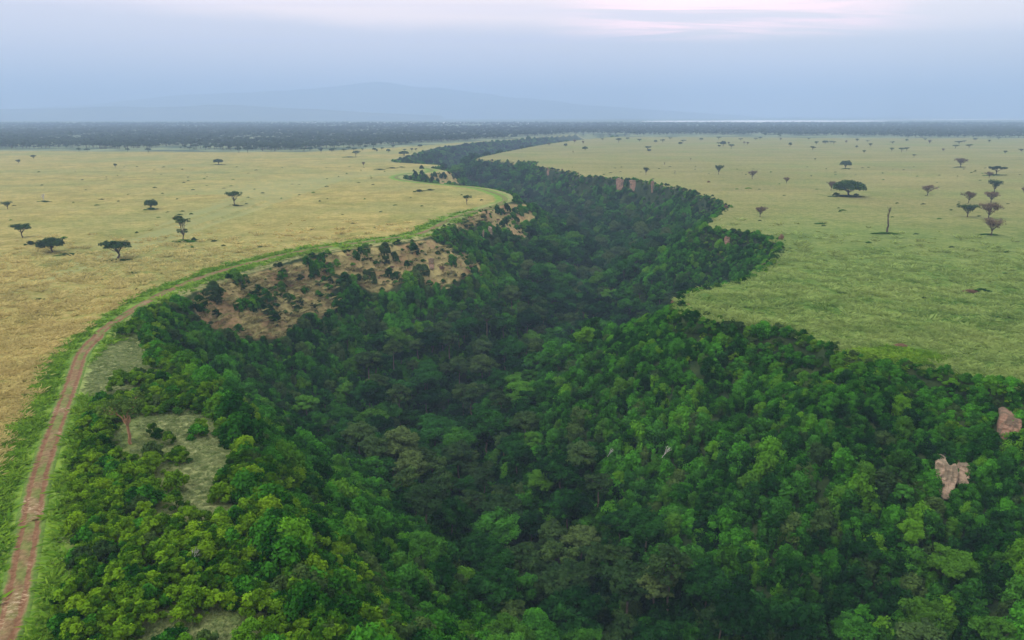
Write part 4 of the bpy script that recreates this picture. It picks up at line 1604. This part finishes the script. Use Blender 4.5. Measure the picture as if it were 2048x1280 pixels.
def savanna_tree(px, py, w, h, key, label, group=AGRP):
    x, y = ground(px, py, 0)
    for _ in range(3):
        z = float(zat(x, y))
        x, y = ground(px, py, z)
    t = float(project(x, y, z)[2])
    wm, hm = w * t / F, h * t / F / 0.95
    sx = wm / nat_w[key]
    if group == AGRP and w < 16 and key[-1] != 'd' and random.random() < 0.5 and key[:-1] + 'c' in TPL:
        key = key[:-1] + 'c'
    sz = hm / 9.3
    tree_thing('savanna_tree', label, 'tree', group, key, (x, y, z), random.uniform(0, 6.28), sx, sz)


for a in AC:
    savanna_tree(*a)
for (a, b, c, d, k) in FAR:
    savanna_tree(a, b, c, d, fk[k], spot_label(fl[k], a, b - d / 2))

# the orange-barked tree on the near left bank
lx, ly = ground(263, 893, -0.5)
tree_thing('bank_tree', 'olive tree with forked orange trunk on the grassy left bank beside the track', 'tree', None, 'lone_a', (lx, ly, float(zat(lx, ly))), 1.0, 0.98, 1.08)

# dead bleached snags in the forest
for (px_, py_, s_, lab) in ((1322, 945, 0.24, 'bleached dead snag leaning in the right slope forest'), (1214, 938, 0.18, 'small brown dead snag left of the bleached one'),
                            (381, 1120, 0.22, 'short pale dead stump in lime shrubs of the near left bank')):
    hx, hy, hz, ht = hit(px_, py_ + 14)
    up = 0.0 if px_ < 600 else 6.0
    tree_thing('dead_snag', lab, 'dead tree', None, 'bare_b', (hx, hy, hz + up), 1.2, s_, s_ * 1.6, tilt=0.5)

# ------------------------------------------------------------------ bushes and scrub patches on the plateaus: x, y, width px, height px, kind, label
BU = [(85, 490, 22, 9, 'shrub_e', 'dark bush left of the round dark green tree'), (62, 490, 22, 8, 'shrub_e', 'leftmost dark bush of the row beside the round tree'),
      (122, 486, 12, 6, 'shrub_e', 'dark bush at the right end of the row beside the round tree'),
      (128, 478, 5, 4, 'shrub_e', 'tiny bush right of the bush row, left plateau'),
      (137, 511, 48, 5, 'shrub_e', 'long low scrub patch right of the round dark tree'),
      (368, 484, 50, 5, 'shrub_c', 'long low green scrub under the two-tiered tree'), (388, 481, 12, 6, 'shrub_c', 'green bush at the right end of the scrub under the two-tiered tree'),
      (303, 420, 27, 5, 'shrub_e', 'low bush at the foot of the bushy green tree'), (470, 412, 36, 3, 'shrub_e', 'low dark scrub under the dark topped tree'),
      (90, 404, 36, 3, 'shrub_e', 'low scrub under the small bleached tree'), (235, 521, 55, 3, 'shrub_c', 'low green scrub under the wide umbrella tree'),
      (437, 330, 28, 1.6, 'shrub_e', 'thin scrub line under the far round tree'), (839, 384, 22, 5, 'shrub_e', 'dark scrub patch on the golden headland, left piece'),
      (860, 381, 18, 3, 'shrub_e', 'dark scrub patch on the golden headland, right piece'),
      (348, 437, 11, 4, 'shrub_f', 'purplish brown bush at the fold of the left plateau'), (359, 430, 14, 2, 'shrub_e', 'thin scrub just beyond the purplish bush'),
      (365, 423, 10, 2, 'shrub_e', 'small scrub farther up the fold of the left plateau'), (447, 492, 12, 3, 'shrub_d', 'small brownish scrub right of the two-tiered tree'),
      (760, 340, 22, 2.5, 'shrub_e', 'dark scrub streak near the forested bay, left piece'), (785, 337, 22, 2.5, 'shrub_e', 'dark scrub streak near the forested bay, middle piece'),
      (803, 335, 16, 2, 'shrub_e', 'dark scrub streak near the forested bay, right piece'), (700, 315, 26, 2, 'shrub_e', 'thin scrub line before the woodland belt'),
      (1693, 394, 62, 4, 'shrub_e', 'dark low scrub under the broad dark tree'), (1672, 391, 18, 6, 'shrub_d', 'purplish bush at the foot of the broad dark tree, left'),
      (1712, 392, 14, 5, 'shrub_d', 'bush at the foot of the broad dark tree, right'), (1691, 338, 20, 1.8, 'shrub_e', 'thin scrub under the compact round tree'),
      (1770, 468, 62, 3.5, 'shrub_c', 'flat green scrub under the tall dead tree'), (1975, 470, 46, 3, 'shrub_c', 'flat green scrub under the nearly bare forked tree'),
      (1990, 351, 46, 2.5, 'shrub_e', 'dark scrub under the far umbrella tree'), (1919, 335, 28, 2, 'shrub_e', 'dark scrub under the grey thin crowned tree'),
      (1417, 365, 9, 4, 'shrub_f', 'brown mound bush between the small dark open tree and the rim'), (1685, 421, 18, 2, 'shrub_c', 'small green scrub patch left of the dead tree'),
      (1640, 448, 26, 2, 'shrub_c', 'thin green scrub patch far left of the dead tree, right plateau'), (1497, 377, 16, 2, 'shrub_c', 'thin green scrub below the grey funnel tree'),
      (1737, 486, 14, 3, 'shrub_c', 'small green scrub below the dead tree'), (1940, 586, 34, 9, 'shrub_f', 'brown scrub on the dark hollow in the near right grassland'),
      (1962, 583, 40, 6, 'shrub_c', 'green scrub beside the brown hollow in the near right grassland'),
      (1560, 662, 36, 10, 'shrub_f', 'reddish dry bush on the near right rim'), (1800, 694, 34, 9, 'shrub_f', 'dry grey brown bush behind the bright green grass patch'),
      (1348, 612, 16, 22, 'shrub_f', 'reddish dry bush at the tip of the right promontory'), (1562, 480, 14, 14, 'shrub_f', 'purplish dry bush at the middle right rim'),
      (1451, 418, 10, 10, 'shrub_f', 'purplish dry bush at the far right rim'), (1530, 532, 20, 8, 'shrub_f', 'reddish dry bush on the rim below the middle promontory'),
      (1020, 540, 1, 1, 'shrub_e', None)]
for (px_, py_, w_, h_, k_, lab) in BU:
    if not lab:
        continue
    x, y = ground(px_, py_, 0)
    for _ in range(3):
        z = float(zat(x, y))
        if z > -6:
            x, y = ground(px_, py_, z)
    t = float(project(x, y, z)[2])
    wm = w_ * t / F
    hm = max(0.35, h_ * t / F)
    o = tree_thing('bush', lab, 'bush', 'bushes and scrub on the plateaus', k_, (x, y, z - 0.1), random.uniform(-0.3, 0.3), 1, 1)
    depth_m = min(wm * 0.7, max(wm * 0.25, 2.4))
    hm = max(hm, 0.7)
    o.scale = (wm / 4.6, depth_m / 4.6, hm / 2.6)

# random small tussock bushes on the plateaus
specks = []
X, Y = jgrid(-500, 600, 180, 900, 26, 0.5)
px, py, fw = project(X, Y, zat(X, Y))
m = inview(px, py, 100) & (sdat(X, Y) < -14) & (rng.random(len(X)) < 0.30) & (_bil(np.minimum(dT, 900), X, Y) > 12)
for i in np.nonzero(m)[0]:
    specks.append((X[i], Y[i], float(zat(X[i], Y[i]))))
scatter('low_scrub', specks, [(0, 0, rng.uniform(0, .6)) for _ in specks], [(rng.uniform(.3, .9), rng.uniform(.25, .6), rng.uniform(.12, .3)) for _ in specks],
        rng.integers(0, 3, len(specks)), [TPL['shrub_c']['crown'], TPL['shrub_d']['crown'], TPL['shrub_e']['crown']])


# ------------------------------------------------------------------ tall grass
def grass_mat():
    m, t, out = new_mat('tall_grass')
    geo = t.node('ShaderNodeNewGeometry')
    sep = t.node('ShaderNodeSeparateXYZ')
    t.put(sep.inputs[0], geo.outputs['Position'])
    gg = t.node('ShaderNodeGroup')
    gg.node_tree = GRASS
    t.put(gg.inputs[0], t.step(sep.outputs[0], -10, 20))
    info = t.node('ShaderNodeObjectInfo')
    c = t.mix(t.math('MULTIPLY', info.outputs['Random'], 0.8), t.mix(1.0, gg.outputs[0], (1.3, 1.3, 1.3), 'MULTIPLY'), t.mix(t.step(sep.outputs[0], -10, 20), (0.55, 0.48, 0.20), (0.29, 0.39, 0.12)))
    d = t.node('ShaderNodeBsdfDiffuse')
    t.put(d.inputs[0], c)
    tr = t.node('ShaderNodeBsdfTranslucent')
    t.put(tr.inputs[0], c)
    mx = t.node('ShaderNodeMixShader')
    mx.inputs[0].default_value = 0.45
    t.l.new(d.outputs[0], mx.inputs[1])
    t.l.new(tr.outputs[0], mx.inputs[2])
    t.l.new(mx.outputs[0], out.inputs[0])
    return m


M['grass'] = grass_mat()
M['verge'] = leaf_mat('leaf_verge_grass', (0.075, 0.18, 0.014), (0.22, 0.36, 0.035), trans=0.4)
M['pale'] = leaf_mat('leaf_bank_grass', (0.12, 0.185, 0.06), (0.33, 0.37, 0.18), trans=0.4)


def tuft(seed, mat, n=22, R=0.6, H=0.6, w=0.10):
    r = np.random.default_rng(seed)
    V = []
    for i in range(n):
        a, q = r.uniform(0, 6.28), R * math.sqrt(r.random())
        bx_, by_ = q * math.cos(a), q * math.sin(a)
        le = r.normal(0, 0.42, 2) + np.array([math.cos(a), math.sin(a)]) * 0.3
        h = H * r.uniform(0.6, 1.15)
        ww = w * r.uniform(0.7, 1.4)
        da = r.uniform(0, 3.14)
        dx, dy = ww * math.cos(da), ww * math.sin(da)
        V += [(bx_ - dx, by_ - dy, -0.1), (bx_ + dx, by_ + dy, -0.1), (bx_ + le[0] * .6 + dx, by_ + le[1] * .6 + dy, h * .65), (bx_ + le[0] * 1.3, by_ + le[1] * 1.3, h)]
    return mesh_from('tuft', V, np.arange(4 * n), np.full(n, 4), mat, False, dict(tint=r.random(4 * n)))


tg = [tuft(i, M['grass']) for i in range(3)]
tv = [tuft(10 + i, M['verge'], H=0.45, w=0.12) for i in range(2)]
M['scree'] = leaf_mat('leaf_dry_slope_grass', (0.13, 0.125, 0.05), (0.34, 0.31, 0.14), trans=0.25)
ts = [tuft(30 + i, M['scree'], n=40, R=0.9, H=0.45, w=0.07) for i in range(2)]
tp = [tuft(20 + i, M['pale'], n=46, H=0.42, w=0.05) for i in range(2)]


def grass_layer(x0, x1, y0, y1, step, smin, smax, P, dens=0.75):
    X, Y = jgrid(x0, x1, y0, y1, step, 0.5)
    Z = zat(X, Y)
    px, py, fw = project(X, Y, Z)
    m = inview(px, py, 160, 0, 160)
    X, Y, Z = X[m], Y[m], Z[m]
    sd = sdat(X, Y)
    dt = _bil(np.minimum(dT, 900), X, Y)
    bn = _bil(BANKM, X, Y)
    ba = _bil(BAREM, X, Y)
    wob = 3 * fbm(X, Y, 9, 2)
    tx = np.interp(Y, TR[:, 1][:200], TR[:, 0][:200])
    s = smin * 0.8 + (smax * 1.5 - smin * 0.8) * rng.random(len(X)) ** 2
    kind = np.full(len(X), -1)
    kind[(sd < 0.5) & (rng.random(len(X)) < dens * (0.35 + 0.65 * sstep(fbm(X, Y, 7, 3), -0.3, 0.3)) * (1 - sstep(np.hypot(X, Y), 240, 470)))] = 0
    kind[(sd > -12) & (sd < 0.5) & (X < 0)] = 2
    kind[(X < 0) & (dt < 6.8 + wob + 1.5 * (rng.random(len(X)) - 0.5) * 2)] = 1
    kind[(X > tx) & (X < 0) & (Y < 245) & (kind == 0)] = 2
    kind[(bn > 0.4)] = 2
    s = np.where(kind == 2, np.minimum(s, 1.0) * 0.75, s)
    kind[(ba > 0.4) & (sd > 0) & (rng.random(len(X)) < 0.8)] = 3
    kind[(dt < 2.6)] = -1
    kind[(dt >= 2.6) & (dt < 3.4) & (rng.random(len(X)) < 0.5)] = -1
    # bright green patch at the near right rim
    gx, gy = ground(1790, 712, 0)
    kind[((X - gx) / 13) ** 2 + ((Y - gy) / 7) ** 2 < 1] = 1
    for i in np.nonzero(kind >= 0)[0]:
        P[kind[i]].append((X[i], Y[i], Z[i], s[i]))


GP = [[], [], [], []]
grass_layer(-190, 230, 55, 210, 0.95, 0.75, 1.35, GP)
grass_layer(-330, 330, 210, 330, 1.7, 1.0, 1.9, GP)
grass_layer(-430, 480, 330, 480, 3.0, 1.3, 2.4, GP)
print('grass', [len(g) for g in GP])
for g, ms, nm in zip(GP, (tg, tv, tp, ts), ('tall_grass', 'verge_grass', 'bank_grass', 'dry_slope_grass')):
    n = len(g)
    if n:
        scatter(nm, [q[:3] for q in g], np.stack([np.zeros(n), np.zeros(n), rng.uniform(0, 6.28, n)], 1),
                [(q[3], q[3], q[3] * 0.85) for q in g], rng.integers(0, len(ms), n), ms)

# ------------------------------------------------------------------ haze
def haze():
    x, y0, y1, z0, z1 = 17000, -500, 21000, -95, 640
    v = [(sx * x, yy, zz) for zz in (z0, z1) for yy in (y0, y1) for sx in (-1, 1)]
    f = [0, 2, 3, 1, 4, 5, 7, 6, 0, 1, 5, 4, 2, 6, 7, 3, 0, 4, 6, 2, 1, 3, 7, 5]
    m, t, out = new_mat('haze')
    pv = t.node('ShaderNodeVolumePrincipled')
    pv.inputs['Color'].default_value = (0.40, 0.555, 0.83, 1)
    pv.inputs['Density'].default_value = HAZE
    pv.inputs['Anisotropy'].default_value = 0.1
    t.l.new(pv.outputs[0], out.inputs['Volume'])
    obj('haze', mesh_from('haze', v, f, [4] * 6, m), kind='stuff')


HAZE = 2.2e-4
haze()
